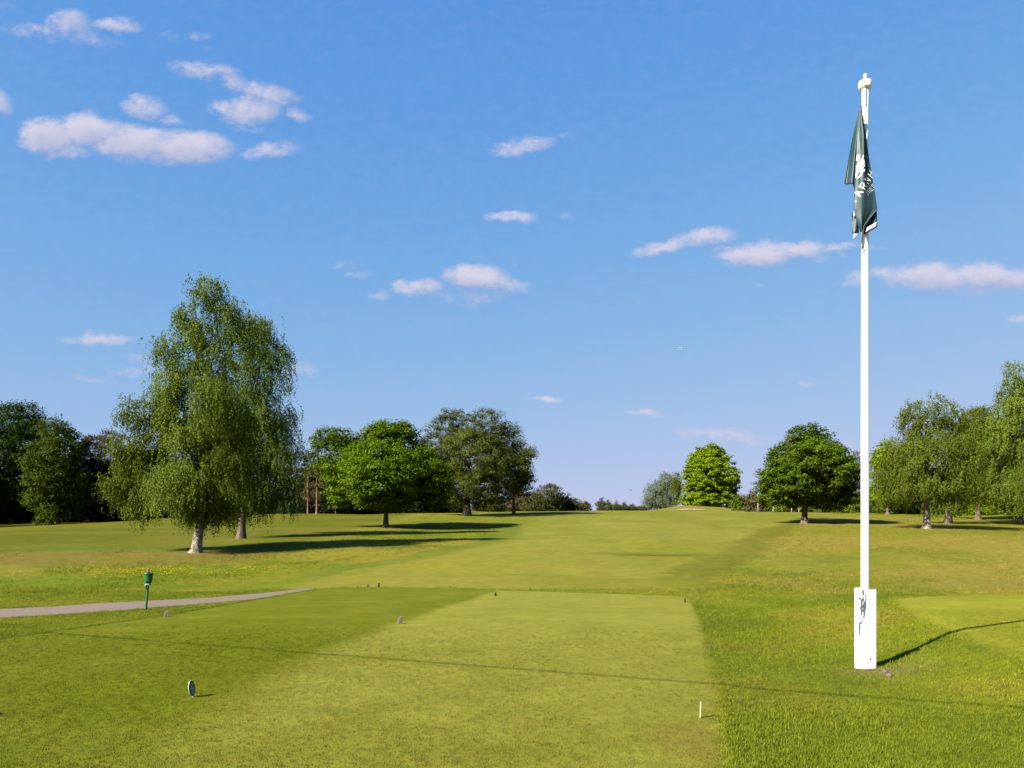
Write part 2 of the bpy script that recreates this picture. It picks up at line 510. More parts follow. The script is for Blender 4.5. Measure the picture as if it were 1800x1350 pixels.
    # mound, bunker sand
    md = np.exp(-(((x - 41) / 6) ** 2 + ((y - 183) / 3) ** 2))
    c = mixc(c, np.clip(.9 * md, 0, 1), (.135, .098, .030))
    return c * ALB * np.array((.985, 1.095, .92))


BARE = []

# ------------------------------------------------------------------ materials


def new_mat(name):
    m = bpy.data.materials.new(name)
    m.use_nodes = True
    t = m.node_tree
    t.nodes.clear()
    out = t.nodes.new('ShaderNodeOutputMaterial')
    b = t.nodes.new('ShaderNodeBsdfPrincipled')
    t.links.new(b.outputs[0], out.inputs[0])
    return m, t, b, out


def simple_mat(name, col, rough=.6, spec=.4, var=.12, scale=30., bump=.0, metallic=0.):
    m, t, b, out = new_mat(name)
    tc = N(t, 'ShaderNodeTexCoord')
    nz = N(t, 'ShaderNodeTexNoise', in_Scale=scale, in_Detail=5.0, in_Roughness=.65)
    L(t, tc.outputs['Object'], nz.inputs['Vector'])
    mr = M(t, 'MULTIPLY_ADD', nz.outputs[0], 2 * var, 1 - var)
    mu = N(t, 'ShaderNodeVectorMath', operation='SCALE')
    mu.inputs[0].default_value = col[:3] if min(col[:3]) > .6 else [v * ALB for v in col[:3]]
    L(t, mr, mu.inputs['Scale'])
    L(t, mu.outputs[0], b.inputs['Base Color'])
    b.inputs['Roughness'].default_value = rough
    b.inputs['Specular IOR Level'].default_value = spec
    b.inputs['Metallic'].default_value = metallic
    if bump:
        bp = N(t, 'ShaderNodeBump', in_Strength=bump, in_Distance=.01)
        L(t, nz.outputs[0], bp.inputs['Height']); L(t, bp.outputs[0], b.inputs['Normal'])
    return m


def ground_mat():
    m, t, b, out = new_mat("grass_ground")
    at_ = N(t, 'ShaderNodeAttribute', attribute_name='col')
    rou = N(t, 'ShaderNodeAttribute', attribute_name='shag')      # 0 close mown .. 1 rough
    tc = N(t, 'ShaderNodeTexCoord')
    P_ = tc.outputs['Object']
    fine = N(t, 'ShaderNodeTexNoise', in_Scale=42.0, in_Detail=4.0, in_Roughness=.7)
    mid = N(t, 'ShaderNodeTexNoise', in_Scale=7.0, in_Detail=5.0, in_Roughness=.65)
    big = N(t, 'ShaderNodeTexNoise', in_Scale=.9, in_Detail=4.0, in_Roughness=.6)
    for n in (fine, mid, big):
        L(t, P_, n.inputs['Vector'])
    amp = M(t, 'MULTIPLY_ADD', rou.outputs['Fac'], 1.0, .65)
    f = M(t, 'MULTIPLY', M(t, 'SUBTRACT', fine.outputs[0], .5), amp)
    mm = M(t, 'MULTIPLY', M(t, 'SUBTRACT', mid.outputs[0], .5), M(t, 'MULTIPLY_ADD', rou.outputs['Fac'], .85, .20))
    big2 = N(t, 'ShaderNodeTexNoise', in_Scale=2.3, in_Detail=5.0, in_Roughness=.7)
    L(t, P_, big2.inputs['Vector'])
    bb = M(t, 'ADD', M(t, 'MULTIPLY', M(t, 'SUBTRACT', big.outputs[0], .5), .55), M(t, 'MULTIPLY', M(t, 'SUBTRACT', big2.outputs[0], .5), M(t, 'MULTIPLY_ADD', rou.outputs['Fac'], .5, .50)))
    val = M(t, 'ADD', M(t, 'ADD', f, mm), M(t, 'ADD', bb, 1.0))
    val = M(t, 'MAXIMUM', val, .25)
    sc_ = N(t, 'ShaderNodeVectorMath', operation='SCALE')
    L(t, at_.outputs['Color'], sc_.inputs[0]); L(t, val, sc_.inputs['Scale'])
    # yellow-to-green drift
    hue = N(t, 'ShaderNodeTexNoise', in_Scale=3.1, in_Detail=4.0)
    L(t, P_, hue.inputs['Vector'])
    tint = N(t, 'ShaderNodeMix', data_type='RGBA')
    tint.inputs['A'].default_value = (1.035, .995, 1.02, 1); tint.inputs['B'].default_value = (.965, 1.005, .98, 1)
    L(t, SSTEP(t, hue.outputs[0], .35, .65), tint.inputs['Factor'])
    mu = N(t, 'ShaderNodeVectorMath', operation='MULTIPLY')
    L(t, sc_.outputs[0], mu.inputs[0]); L(t, tint.outputs['Result'], mu.inputs[1])
    L(t, mu.outputs[0], b.inputs['Base Color'])
    b.inputs['Roughness'].default_value = .8
    b.inputs['Specular IOR Level'].default_value = .03
    hsum = M(t, 'ADD', M(t, 'MULTIPLY', fine.outputs[0], M(t, 'MULTIPLY_ADD', rou.outputs['Fac'], .018, .010)), M(t, 'MULTIPLY', mid.outputs[0], M(t, 'MULTIPLY_ADD', rou.outputs['Fac'], .050, .003)))
    bp = N(t, 'ShaderNodeBump', in_Strength=.75, in_Distance=1.0)
    L(t, hsum, bp.inputs['Height']); L(t, bp.outputs[0], b.inputs['Normal'])
    return m


def blade_mat():
    m, t, b, out = new_mat("grass_blades")
    at_ = N(t, 'ShaderNodeAttribute', attribute_name='col', attribute_type='INSTANCER')
    L(t, at_.outputs['Color'], b.inputs['Base Color'])
    b.inputs['Roughness'].default_value = .6
    b.inputs['Specular IOR Level'].default_value = .06
    tr = N(t, 'ShaderNodeBsdfTranslucent')
    L(t, at_.outputs['Color'], tr.inputs['Color'])
    mx = N(t, 'ShaderNodeMixShader', in_0=.35)
    L(t, b.outputs[0], mx.inputs[1]); L(t, tr.outputs[0], mx.inputs[2]); L(t, mx.outputs[0], out.inputs[0])
    return m


def leaf_mat(name, dark, light, trans=.30, spec=.04):
    m, t, b, out = new_mat(name)
    at_ = N(t, 'ShaderNodeAttribute', attribute_name='tint')
    mx_ = N(t, 'ShaderNodeMix', data_type='RGBA')
    mx_.inputs['A'].default_value = (*[v * ALB for v in dark], 1); mx_.inputs['B'].default_value = (*[v * ALB for v in light], 1)
    L(t, at_.outputs['Fac'], mx_.inputs['Factor'])
    L(t, mx_.outputs['Result'], b.inputs['Base Color'])
    b.inputs['Roughness'].default_value = .55
    b.inputs['Specular IOR Level'].default_value = spec
    tr = N(t, 'ShaderNodeBsdfTranslucent')
    bright = N(t, 'ShaderNodeVectorMath', operation='MULTIPLY')
    bright.inputs[1].default_value = (1.15, 1.1, .6)
    L(t, mx_.outputs['Result'], bright.inputs[0]); L(t, bright.outputs[0], tr.inputs['Color'])
    mx = N(t, 'ShaderNodeMixShader', in_0=trans)
    L(t, b.outputs[0], mx.inputs[1]); L(t, tr.outputs[0], mx.inputs[2]); L(t, mx.outputs[0], out.inputs[0])
    return m


def bark_mat(name, base, dark, scale=6., zs=.25, lo=.45, hi=.62):
    m, t, b, out = new_mat(name)
    tc = N(t, 'ShaderNodeTexCoord')
    mp = N(t, 'ShaderNodeMapping'); mp.inputs['Scale'].default_value = (scale, scale, scale * zs)
    L(t, tc.outputs['Object'], mp.inputs['Vector'])
    nz = N(t, 'ShaderNodeTexNoise', in_Scale=1.6, in_Detail=6.0, in_Roughness=.7)
    L(t, mp.outputs[0], nz.inputs['Vector'])
    mx = N(t, 'ShaderNodeMix', data_type='RGBA')
    mx.inputs['A'].default_value = (*base, 1); mx.inputs['B'].default_value = (*dark, 1)
    L(t, SSTEP(t, nz.outputs[0], lo, hi), mx.inputs['Factor'])
    L(t, mx.outputs['Result'], b.inputs['Base Color'])
    b.inputs['Roughness'].default_value = .85
    b.inputs['Specular IOR Level'].default_value = .2
    bp = N(t, 'ShaderNodeBump', in_Strength=.8, in_Distance=.05)
    L(t, nz.outputs[0], bp.inputs['Height']); L(t, bp.outputs[0], b.inputs['Normal'])
    return m


MAT = dict(
    ground=ground_mat(), blades=blade_mat(),
    birch=leaf_mat("birch_leaves", (.056, .094, .009), (.166, .222, .024)),
    birch_blue=leaf_mat("birch_leaves_cool", (.044, .084, .013), (.130, .186, .032)),
    birch_dark=leaf_mat("birch_leaves_deep", (.042, .066, .004), (.125, .155, .012)),
    maple=leaf_mat("maple_leaves", (.042, .084, .0015), (.128, .205, .003)),
    maple_dark=leaf_mat("maple_leaves_dark", (.030, .060, .002), (.102, .156, .004)),
    lime=leaf_mat("lime_leaves", (.085, .145, .002), (.200, .285, .004)),
    olive=leaf_mat("olive_leaves", (.046, .064, .008), (.115, .135, .024)),
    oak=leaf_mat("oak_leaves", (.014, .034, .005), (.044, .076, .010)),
    oak_sun_tint=leaf_mat("oak_leaves_sun_tint", (.024, .050, .003), (.078, .115, .008)),  # lighter copy of the oak leaf, sunlight put into its colour
    pine=leaf_mat("pine_needles", (.034, .044, .010), (.085, .092, .026), trans=.1),
    pine_brown=leaf_mat("pine_twigs", (.055, .042, .016), (.105, .084, .034), trans=.05),
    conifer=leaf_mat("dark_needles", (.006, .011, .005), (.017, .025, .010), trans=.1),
    willow=leaf_mat("willow_leaves", (.085, .115, .060), (.165, .200, .115)),
    shrub=leaf_mat("shrub_leaves", (.050, .082, .004), (.125, .165, .012)),
    bark_birch=bark_mat("birch_bark", (.20, .165, .135), (.05, .040, .030), 3.4, .7, .47, .56),
    bark_dark=bark_mat("dark_bark", (.085, .062, .045), (.035, .026, .02), 5, .2),
    bark_oak=bark_mat("grey_bark", (.12, .085, .062), (.05, .036, .028), 5, .2),
    bark_pine=bark_mat("pine_bark", (.115, .060, .040), (.05, .032, .024), 4, .4),
    white=simple_mat("white_paint", (.80, .79, .76), .45, .4, .03, 12),
)

# ------------------------------------------------------------------ ground sheet


def ground():
    ys = [-60, -45, -32, -22, -15, -10, -6, -3, 0, 2]
    y = 3.0
    while y < 45: ys.append(y); y += .19 if y < 24 else .26
    while y < 4000:
        ys.append(y); y += (.6 if 173 < y < 192 else max(.3, (y - 40) * .028)) if y < 230 else (y - 150) * .12
    ys.append(4000)
    half = [0.0]; x = 0.0
    while x < 4000:
        x += .20 if x < 14 else (.34 if x < 26 else (.6 if x < 60 else (1.1 if x < 110 else (x - 90) * .14)))
        half.append(x)
    xs = np.array([-v for v in half[:0:-1]] + half); ys = np.array(ys)
    X, Y = np.meshgrid(xs, ys)
    Z = height(X, Y)
    V = np.stack([X, Y, Z], -1).reshape(-1, 3)
    nx, ny = len(xs), len(ys)
    i = np.arange(nx - 1)[None] + (np.arange(ny - 1) * nx)[:, None]
    F = np.stack([i, i + 1, i + nx + 1, i + nx], -1).reshape(-1, 4)
    me = np_mesh("ground", V, F, True)
    c = ground_colour(X, Y).reshape(-1, 3)
    a = me.attributes.new('col', 'FLOAT_COLOR', 'POINT')
    a.data.foreach_set('color', np.concatenate([c, np.ones((len(c), 1))], 1).astype(np.float32).ravel())
    s = me.attributes.new('shag', 'FLOAT', 'POINT')
    s.data.foreach_set('value', shag(X, Y).ravel().astype(np.float32))
    o = link("ground", me, MAT['ground'])
    tag(o, "rolling green golf course turf of tee, fairway and rough", None, None, 'structure')
    return o


def shag(x, y):
    dt = poly_dist(TEE, x, y); dg = poly_dist(GREEN, x, y)
    s = sstep(0, .1, dt) * sstep(0, .2, dg)
    yl = np.array([30, 38, 45, 57.5, 70, 103, 170, 230]); xl = np.array([-10, -10.4, -9.6, -4.5, .3, 1.5, 10, 14.])
    yr = np.array([30, 38, 47, 61, 89, 108, 150, 230]); xr = np.array([4.6, 6.5, 9.4, 16.6, 27.6, 38.6, 62, 80.])
    fw = sstep(-3.5, .7, x - np.interp(y, yl, xl)) * sstep(-4.5, .9, np.interp(y, yr, xr) - x) * sstep(35.2, 36.4, y)
    edge = 56 + .33 * (x + 36) * (x > -36) + .05 * (x + 36) * (x <= -36)
    lf = (1 - sstep(-19, -15, x)) * sstep(-.4, .8, y - edge)
    return s * (1 - fw) * (1 - lf)


def path():
    # tarmac cart path that follows the land, 4 mm proud
    t = np.linspace(0, 1, 150) * (len(PATH_C) - 1)
    k = np.arange(len(PATH_C))
    cx = np.interp(t, k, PATH_C[:, 0]); cy = np.interp(t, k, PATH_C[:, 1]); w = np.interp(t, k, PATH_W)
    for _ in range(6):
        cx[1:-1] = (cx[:-2] + 2 * cx[1:-1] + cx[2:]) / 4; cy[1:-1] = (cy[:-2] + 2 * cy[1:-1] + cy[2:]) / 4
    # resample finely
    s = np.r_[0, np.cumsum(np.hypot(np.diff(cx), np.diff(cy)))]
    ss = np.arange(0, s[-1], .22)
    cx, cy, w = np.interp(ss, s, cx), np.interp(ss, s, cy), np.interp(ss, s, w)
    tx, ty = np.gradient(cx), np.gradient(cy); n = np.hypot(tx, ty); nxn, nyn = -ty / n, tx / n
    m = 13
    e = np.linspace(-1, 1, m)
    jl = 1 + .20 * (fbm(ss / 1.1, ss * 0 + 3, 3) - .5) * 2; jr = 1 + .20 * (fbm(ss / 1.1, ss * 0 + 30, 3) - .5) * 2
    W = w[:, None] * np.where(e[None] < 0, jl[:, None], jr[:, None]) * e[None]
    X = cx[:, None] + nxn[:, None] * W; Y = cy[:, None] + nyn[:, None] * W
    Z = height(X, Y) + .022 - .016 * np.abs(e[None]) ** 4
    V = np.stack([X, Y, Z], -1).reshape(-1, 3)
    i = np.arange(m - 1)[None] + (np.arange(len(ss) - 1) * m)[:, None]
    F = np.stack([i, i + 1, i + m + 1, i + m], -1).reshape(-1, 4)
    me = np_mesh("path", V, F, True)
    mat = simple_mat("tarmac", (.155, .116, .096), .85, .2, .42, 9.0, .6)
    o = link("path", me, mat)
    tag(o, "narrow pinkish grey tarmac cart path beside the tee", None, None, 'structure')


def bunker():
    P = np.array(BUNKER); c = P.mean(0)
    rings = []
    for r in (1.0, .8, .5, .2):
        pts = []
        for i in range(len(P)):
            for f in (0, .33, .66):
                q = P[i] * (1 - f) + P[(i + 1) % len(P)] * f
                pts.append(c + (q - c) * r)
        rings.append(np.array(pts))
    n = len(rings[0])
    A = np.concatenate(rings)
    Z = height(A[:, 0], A[:, 1]) + .09
    V = np.c_[A, Z]
    F = []
    for k in range(3):
        i = np.arange(n); j = (i + 1) % n
        F.append(np.stack([k * n + i, k * n + j, (k + 1) * n + j, (k + 1) * n + i], 1))
    me = np_mesh("bunker_sand", V, np.concatenate(F), True)
    o = link("bunker_sand", me, simple_mat("pale_sand", (.27, .205, .135), .9, .1, .08, 4))
    tag(o, "strip of pale sand in the bunker on the mound", None, None, 'structure')


# ------------------------------------------------------------------ grass blades (stuff)


def tuft_mesh(name, h, n, spread, w, seed, droop=.35):
    r = np.random.default_rng(seed)
    V, F = [], []
    for k in range(n):
        a = r.uniform(0, 2 * np.pi); b = r.uniform(0, 2 * np.pi)
        o = np.array([math.cos(b), math.sin(b), 0]) * spread * math.sqrt(r.random())
        d = np.array([math.cos(a), math.sin(a), 0]); s = np.array([-d[1], d[0], 0]) * w * .5
        hh = h * r.uniform(.55, 1.15); dr = droop * r.uniform(.3, 1.4) * hh
        i = len(V)
        p1 = o + np.array([0, 0, hh * .6]) + d * dr * .35
        p2 = o + np.array([0, 0, hh]) + d * dr
        V += [o - s, o + s, p1 + s * .8, p1 - s * .8, p2 + s * .12, p2 - s * .12]
        F += [(i, i + 1, i + 2, i + 3), (i + 3, i + 2, i + 4, i + 5)]
    me = np_mesh(name, np.array(V), np.array(F))
    me.materials.append(MAT['blades'])
    return me


def scatter(name, label, protos, pts, scale, col):
    """one stuff object: points carrying scale, turn and colour; geometry nodes put a tuft on each."""
    me = bpy.data.meshes.new(name)
    n = len(pts)
    me.vertices.add(n); me.vertices.foreach_set('co', pts.astype(np.float32).ravel())
    a = me.attributes.new('scl', 'FLOAT', 'POINT'); a.data.foreach_set('value', scale.astype(np.float32))
    a = me.attributes.new('rot', 'FLOAT_VECTOR', 'POINT')
    rot = np.c_[RNG.normal(0, .10, n), RNG.normal(0, .10, n), RNG.uniform(0, 6.28, n)]
    a.data.foreach_set('vector', rot.astype(np.float32).ravel())
    a = me.attributes.new('col', 'FLOAT_COLOR', 'POINT')
    a.data.foreach_set('color', np.c_[col, np.ones(n)].astype(np.float32).ravel())
    o = link(name, me, MAT['blades'])
    g = bpy.data.node_groups.new(name, 'GeometryNodeTree')
    g.interface.new_socket("Geometry", in_out='INPUT', socket_type='NodeSocketGeometry')
    g.interface.new_socket("Geometry", in_out='OUTPUT', socket_type='NodeSocketGeometry')
    gi, go = g.nodes.new('NodeGroupInput'), g.nodes.new('NodeGroupOutput')
    join = g.nodes.new('GeometryNodeJoinGeometry')
    for p in protos[::-1]:
        po = bpy.data.objects.new(name + "_tuft", p)
        oi = g.nodes.new('GeometryNodeObjectInfo'); oi.inputs['Object'].default_value = po
        oi.inputs['As Instance'].default_value = True
        g.links.new(oi.outputs['Geometry'], join.inputs[0])
    m2p = g.nodes.new('GeometryNodeMeshToPoints')
    g.links.new(gi.outputs[0], m2p.inputs[0])
    iop = g.nodes.new('GeometryNodeInstanceOnPoints')
    g.links.new(m2p.outputs[0], iop.inputs['Points'])
    g.links.new(join.outputs[0], iop.inputs['Instance'])
    iop.inputs['Pick Instance'].default_value = True
    ri = g.nodes.new('FunctionNodeRandomValue'); ri.data_type = 'INT'
    mn = [s for s in ri.inputs if s.name == 'Min' and s.enabled]; mxx = [s for s in ri.inputs if s.name == 'Max' and s.enabled]
    mn[0].default_value = 0; mxx[0].default_value = len(protos) - 1
    ro = [s for s in ri.outputs if s.enabled]
    g.links.new(ro[0], iop.inputs['Instance Index'])
    na = g.nodes.new('GeometryNodeInputNamedAttribute'); na.data_type = 'FLOAT'; na.inputs['Name'].default_value = 'scl'
    cx = g.nodes.new('ShaderNodeCombineXYZ')
    for i in range(3): g.links.new(na.outputs[0], cx.inputs[i])
    g.links.new(cx.outputs[0], iop.inputs['Scale'])
    nr = g.nodes.new('GeometryNodeInputNamedAttribute'); nr.data_type = 'FLOAT_VECTOR'; nr.inputs['Name'].default_value = 'rot'
    g.links.new(nr.outputs[0], iop.inputs['Rotation'])
    g.links.new(iop.outputs[0], go.inputs[0])
    md = o.modifiers.new('tufts', 'NODES'); md.node_group = g
    tag(o, label, None, None, 'stuff')
    return o


def sample(n, y0, y1, power=1.0, half=.70, extra=1.5):
    """n random ground points in the wedge in view between y0 and y1, thinning with distance."""
    t = RNG.random(n)
    k = 2 - power
    y = (y0 ** k + t * (y1 ** k - y0 ** k)) ** (1 / k)
    x = RNG.uniform(-1, 1, n) * (half * y + extra)
    return x, y


def grasses():
    # short turf on the tee, green and mown ground near by
    x, y = sample(150000, 4.6, 26, 1.5 if False else 1.6)
    keep = (shag(x, y) < .3) & (y < 15 + RNG.normal(0, 1.5, len(x)))
    x, y = x[keep], y[keep]
    c = ground_colour(x, y) * RNG.uniform(.95, 1.45, (len(x), 1)) * np.c_[RNG.uniform(.93, 1.05, len(x)), np.ones(len(x)), RNG.uniform(.7, 1.4, len(x))]
    short = [tuft_mesh("turf", .013, 7, .028, .0032, s) for s in (1, 2, 3)]
    scatter("mown_turf", "close mown turf of the tee and practice green", short, np.c_[x, y, height(x, y)], RNG.uniform(.7, 1.25, len(x)) * np.clip(y / 9, 1, 2.0) ** .6, c)
    # longer lush grass round them
    x, y = sample(190000, 4.6, 34, 1.55)
    keep = (shag(x, y) > .25) & (on_path(x, y) > .04) & (np.hypot(x - 4.87, y - 11) > .17)
    x, y = x[keep], y[keep]
    c = 1.60 * ground_colour(x, y) * RNG.uniform(.72, 1.42, (len(x), 1)) * np.c_[RNG.uniform(.94, 1.16, len(x)), np.ones(len(x)), RNG.uniform(.7, 1.5, len(x))]
    n2 = fbm(x / 1.1, y / 1.1, 3)
    long_ = [tuft_mesh("grass", .031, 11, .045, .0040, s, .7) for s in (4, 5, 6, 7)]
    scatter("rough_grass", "lush longer grass growing round the tee and flagpole", long_, np.c_[x, y, height(x, y) - .004], RNG.uniform(.5, 1.15, len(x)) * (.6 + .9 * n2) * np.clip(y / 11, 1, 1.8) ** .6, c)
    # seeding rough further out
    x, y = sample(90000, 32, 125, 1.75 if False else 1.7, .68, 2)
    keep = (shag(x, y) > .85) & (on_path(x, y) > .1) & (fbm(x / 6, y / 6, 3) + RNG.normal(0, .08, len(x)) > .46)
    x, y = x[keep], y[keep]
    c = 1.45 * ground_colour(x, y) * RNG.uniform(.7, 1.4, (len(x), 1)) * np.c_[RNG.uniform(.9, 1.15, len(x)), np.ones(len(x)), RNG.uniform(.8, 1.6, len(x))]
    tall = [tuft_mesh("tall_grass", .11, 12, .18, .010, s, .6) for s in (8, 9, 10)]
    scatter("seeding_grass", "tan seeding rough grass on the slopes under the trees", tall, np.c_[x, y, height(x, y) - .01], RNG.uniform(.4, 1.2, len(x)), c)
    # buttercups
    m = 1500
    x = RNG.normal(-19.5, 3.2, m); y = 45.2 + RNG.normal(0, 1.1, m) + .05 * (x + 19)
    x2 = RNG.uniform(-28, -5, 500); y2 = RNG.uniform(41, 50, 500)
    x, y = np.r_[x, x2], np.r_[y, y2]
    keep = (fbm(x / 2.4, y / 1.6, 3) > .47) & (shag(x, y) > .5) & (x < -13.5)
    x, y = x[keep], y[keep]
    bud = np_mesh("buttercup", np.array([(-.028, -.03, .15), (.028, -.03, .155), (.032, .03, .175), (-.028, .03, .17), (-.003, 0, 0), (.003, 0, 0), (.002, 0, .05), (-.002, 0, .05)]), np.array([(0, 1, 2, 3), (4, 5, 6, 7)]))
    bud.materials.append(MAT['blades'])
    scatter("buttercups", "drift of yellow buttercups in the rough beyond the path", [bud], np.c_[x, y, height(x, y)], RNG.uniform(.75, 1.25, len(x)), np.c_[RNG.uniform(.24, .32, len(x)), RNG.uniform(.19, .24, len(x)), np.full(len(x), .006)])


def on_path(x, y):
    d = np.full(x.shape, 1e9)
    for i in range(len(PATH_C) - 1):
        ax, ay = PATH_C[i]; bx, by = PATH_C[i + 1]
        ex, ey = bx - ax, by - ay
        t = np.clip(((x - ax) * ex + (y - ay) * ey) / (ex * ex + ey * ey), 0, 1)
        w = PATH_W[i] + t * (PATH_W[i + 1] - PATH_W[i])
        d = np.minimum(d, np.hypot(x - ax - t * ex, y - ay - t * ey) - w)
    return d


# ------------------------------------------------------------------ trees


def unit(v):
    return v / (np.linalg.norm(v, axis=-1, keepdims=True) + 1e-9)


def leaf_quads(C, D, Nn, Ln, Wd, fold=.12):
    Sd = np.cross(Nn, D)
    Sd = unit(Sd) * (Wd * .5)[:, None]
    H = D * (Ln * .5)[:, None]
    up = Nn * (Wd * fold)[:, None]
    V = np.stack([C - H, C + Sd + up - H * .1, C + H, C - Sd + up - H * .1], 1).reshape(-1, 3)
    F = np.arange(len(C) * 4).reshape(-1, 4)
    return V, F


def crown_mesh(name, clumps, radii, centre, R, spec, rng):
    """clumps (k,3) relative to the tree; spec describes the foliage."""
    k = len(clumps)
    per = spec['per']
    kind = spec['kind']
    ls, lw = spec['leaf']
    outd = unit((clumps - centre) / R)
    cl_t = rng.random(k)
    if kind == 'weep':
        ns = spec['strands']; nl = spec['nl']
        c = np.repeat(np.arange(k), ns)
        S = clumps[c] + rng.normal(size=(len(c), 3)) * (radii[c] * .55)[:, None] * np.array([1, 1, .7])
        o = outd[c].copy(); o[:, 2] = 0
        o = o + rng.normal(size=o.shape) * .5; o[:, 2] = 0; o = unit(o)
        Ls = spec['len'] * rng.uniform(.45, 1.25, len(c))
        # twig rises a little then hangs
        t = (np.arange(nl)[None] + rng.random((len(c), nl))) / nl
        hor = .42 * (1 - np.exp(-2.6 * t))
        ver = .16 * np.sin(np.minimum(t * 3.0, np.pi)) - t ** 1.25 * .98
        Pt = S[:, None] + o[:, None] * (hor * Ls[:, None])[..., None]
        Pt[..., 2] += ver * Ls[:, None]
        Pt += rng.normal(size=Pt.shape) * .055 * spec.get('jit', 1.)
        Pt = Pt.reshape(-1, 3); cc = np.repeat(c, nl); oo = np.repeat(o, nl, 0)
        n = len(Pt)
        D = unit(np.c_[rng.normal(size=(n, 2)) * .55, -np.ones(n)] + oo * .2)
        Nn = oo * .8 + outd[cc] * .5 + rng.normal(size=(n, 3)) * .5 + np.array([0, 0, .25])
        Nn = unit(Nn - D * np.sum(Nn * D, 1, keepdims=True))
        Ln = ls * rng.uniform(.7, 1.3, n); Wd = lw * rng.uniform(.7, 1.3, n)
    else:
        c = np.repeat(np.arange(k), per)
        n = len(c)
        q = unit(rng.normal(size=(n, 3)))
        rr = rng.random(n) ** .45
        q2 = q * rr[:, None]
        q2[:, 2] = np.where(q2[:, 2] < 0, q2[:, 2] * .55, q2[:, 2]) * spec.get('flat', .75)
        Pt = clumps[c] + q2 * radii[c][:, None] + rng.normal(size=(n, 3)) * .06
        if kind == 'pine':
            D = unit(q * .8 + np.array([0, 0, .9]) + rng.normal(size=(n, 3)) * .35)
            Nn = unit(rng.normal(size=(n, 3)) + outd[c])
            Nn = unit(Nn - D * np.sum(Nn * D, 1, keepdims=True))
        else:
            Nn = unit(q * .75 + outd[c] * .35 + np.array([0, 0, .55]) + rng.normal(size=(n, 3)) * .42)
            D = rng.normal(size=(n, 3)) + np.array([0, 0, -.5])
            D = unit(D - Nn * np.sum(Nn * D, 1, keepdims=True))
        cc = c
        Ln = ls * rng.uniform(.65, 1.35, n); Wd = lw * rng.uniform(.65, 1.35, n)
    V, F = leaf_quads(Pt, D, Nn, Ln, Wd)
    me = np_mesh(name, V, F)
    tint = np.clip(.5 * cl_t[cc] + .5 * rng.random(n) , 0, 1)
    a = me.attributes.new('tint', 'FLOAT', 'POINT')
    a.data.foreach_set('value', np.repeat(tint, 4).astype(np.float32))
    return me


def skeleton(base_pts, base_r, clumps, rng, up_bias=.6, tip=.012, hang=0.0):
    pos = [np.array(p) for p in base_pts]; par = [-1] + list(range(len(base_pts) - 1))
    ntr = len(base_pts)
    P = np.zeros((ntr + len(clumps) * 6, 3)); P[:ntr] = base_pts
    cnt = ntr
    axis = np.array(base_pts)
    d0 = np.min(np.linalg.norm(clumps[:, None] - axis[None], axis=2), 1)
    for ci in np.argsort(d0):
        p = clumps[ci] - np.array([0, 0, hang])
        v = p[None] - P[:cnt]
        dist = np.linalg.norm(v, axis=1)
        cost = dist * (1 + up_bias * np.maximum(0, .25 - v[:, 2] / (dist + 1e-6))) + .5 * (np.arange(cnt) < 2) * dist
        j = int(np.argmin(cost))
        m = int(min(5, max(1, dist[j] // 1.1)))
        prev = j
        a = P[j].copy()
        for s in range(1, m + 1):
            f = s / m
            q = a * (1 - f) + p * f
            q[2] += .10 * dist[j] * math.sin(math.pi * f)
            if s < m: q += rng.normal(size=3) * .10 * dist[j] / m
            P[cnt] = q; par.append(prev); prev = cnt; cnt += 1
    par = np.array(par); P = P[:cnt]
    area = np.zeros(cnt)
    kids = np.bincount(par[par >= 0], minlength=cnt)
    area[kids == 0] = tip ** 2.2
    for i in range(cnt - 1, ntr - 1, -1):
        area[par[i]] += area[i]
    r = area ** (1 / 2.2)
    segs = []
    for i in range(ntr, cnt):
        r1 = min(r[i], base_r[0] * .5); r0 = min(r[par[i]], r1 * 1.5) if par[i] >= ntr else r1 * 1.25
        segs.append((*P[par[i]], r0, *P[i], r1))
    return np.array(segs)


def lobes_to_clumps(lobes, spacing, rng, inner=.35):
    """lobes: list of (centre(3), radii(3)). Points spread over the lobes' shells and some within."""
    pts = []
    for c, r in lobes:
        c, r = np.array(c), np.array(r)
        area = 4 * np.pi * ((r[0] * r[1]) ** 1.6 / 3 + (r[0] * r[2]) ** 1.6 / 3 + (r[1] * r[2]) ** 1.6 / 3) ** (1 / 1.6)
        n = max(4, int(area / spacing ** 2 * (1 + inner)))
        d = unit(rng.normal(size=(n * 3, 3)))
        f = np.where(rng.random(n * 3) < inner, rng.uniform(.3, .8, n * 3), rng.uniform(.8, 1.0, n * 3))
        pts.append((c + d * f[:, None] * r, n))
    out = []
    for li, (Q, n) in enumerate(pts):
        got = []
        for q in Q:
            if len(got) >= n: break
            deep = False
            for lj, (c, r) in enumerate(lobes):
                if lj != li and np.linalg.norm((q - c) / r) < .55 and rng.random() < .75:
                    deep = True; break
            if deep: continue
            if got and min(np.linalg.norm(q - g) for g in got[-60:]) < spacing * .42: continue
            got.append(q)
        out += got
    return np.array(out)


TREES = {}


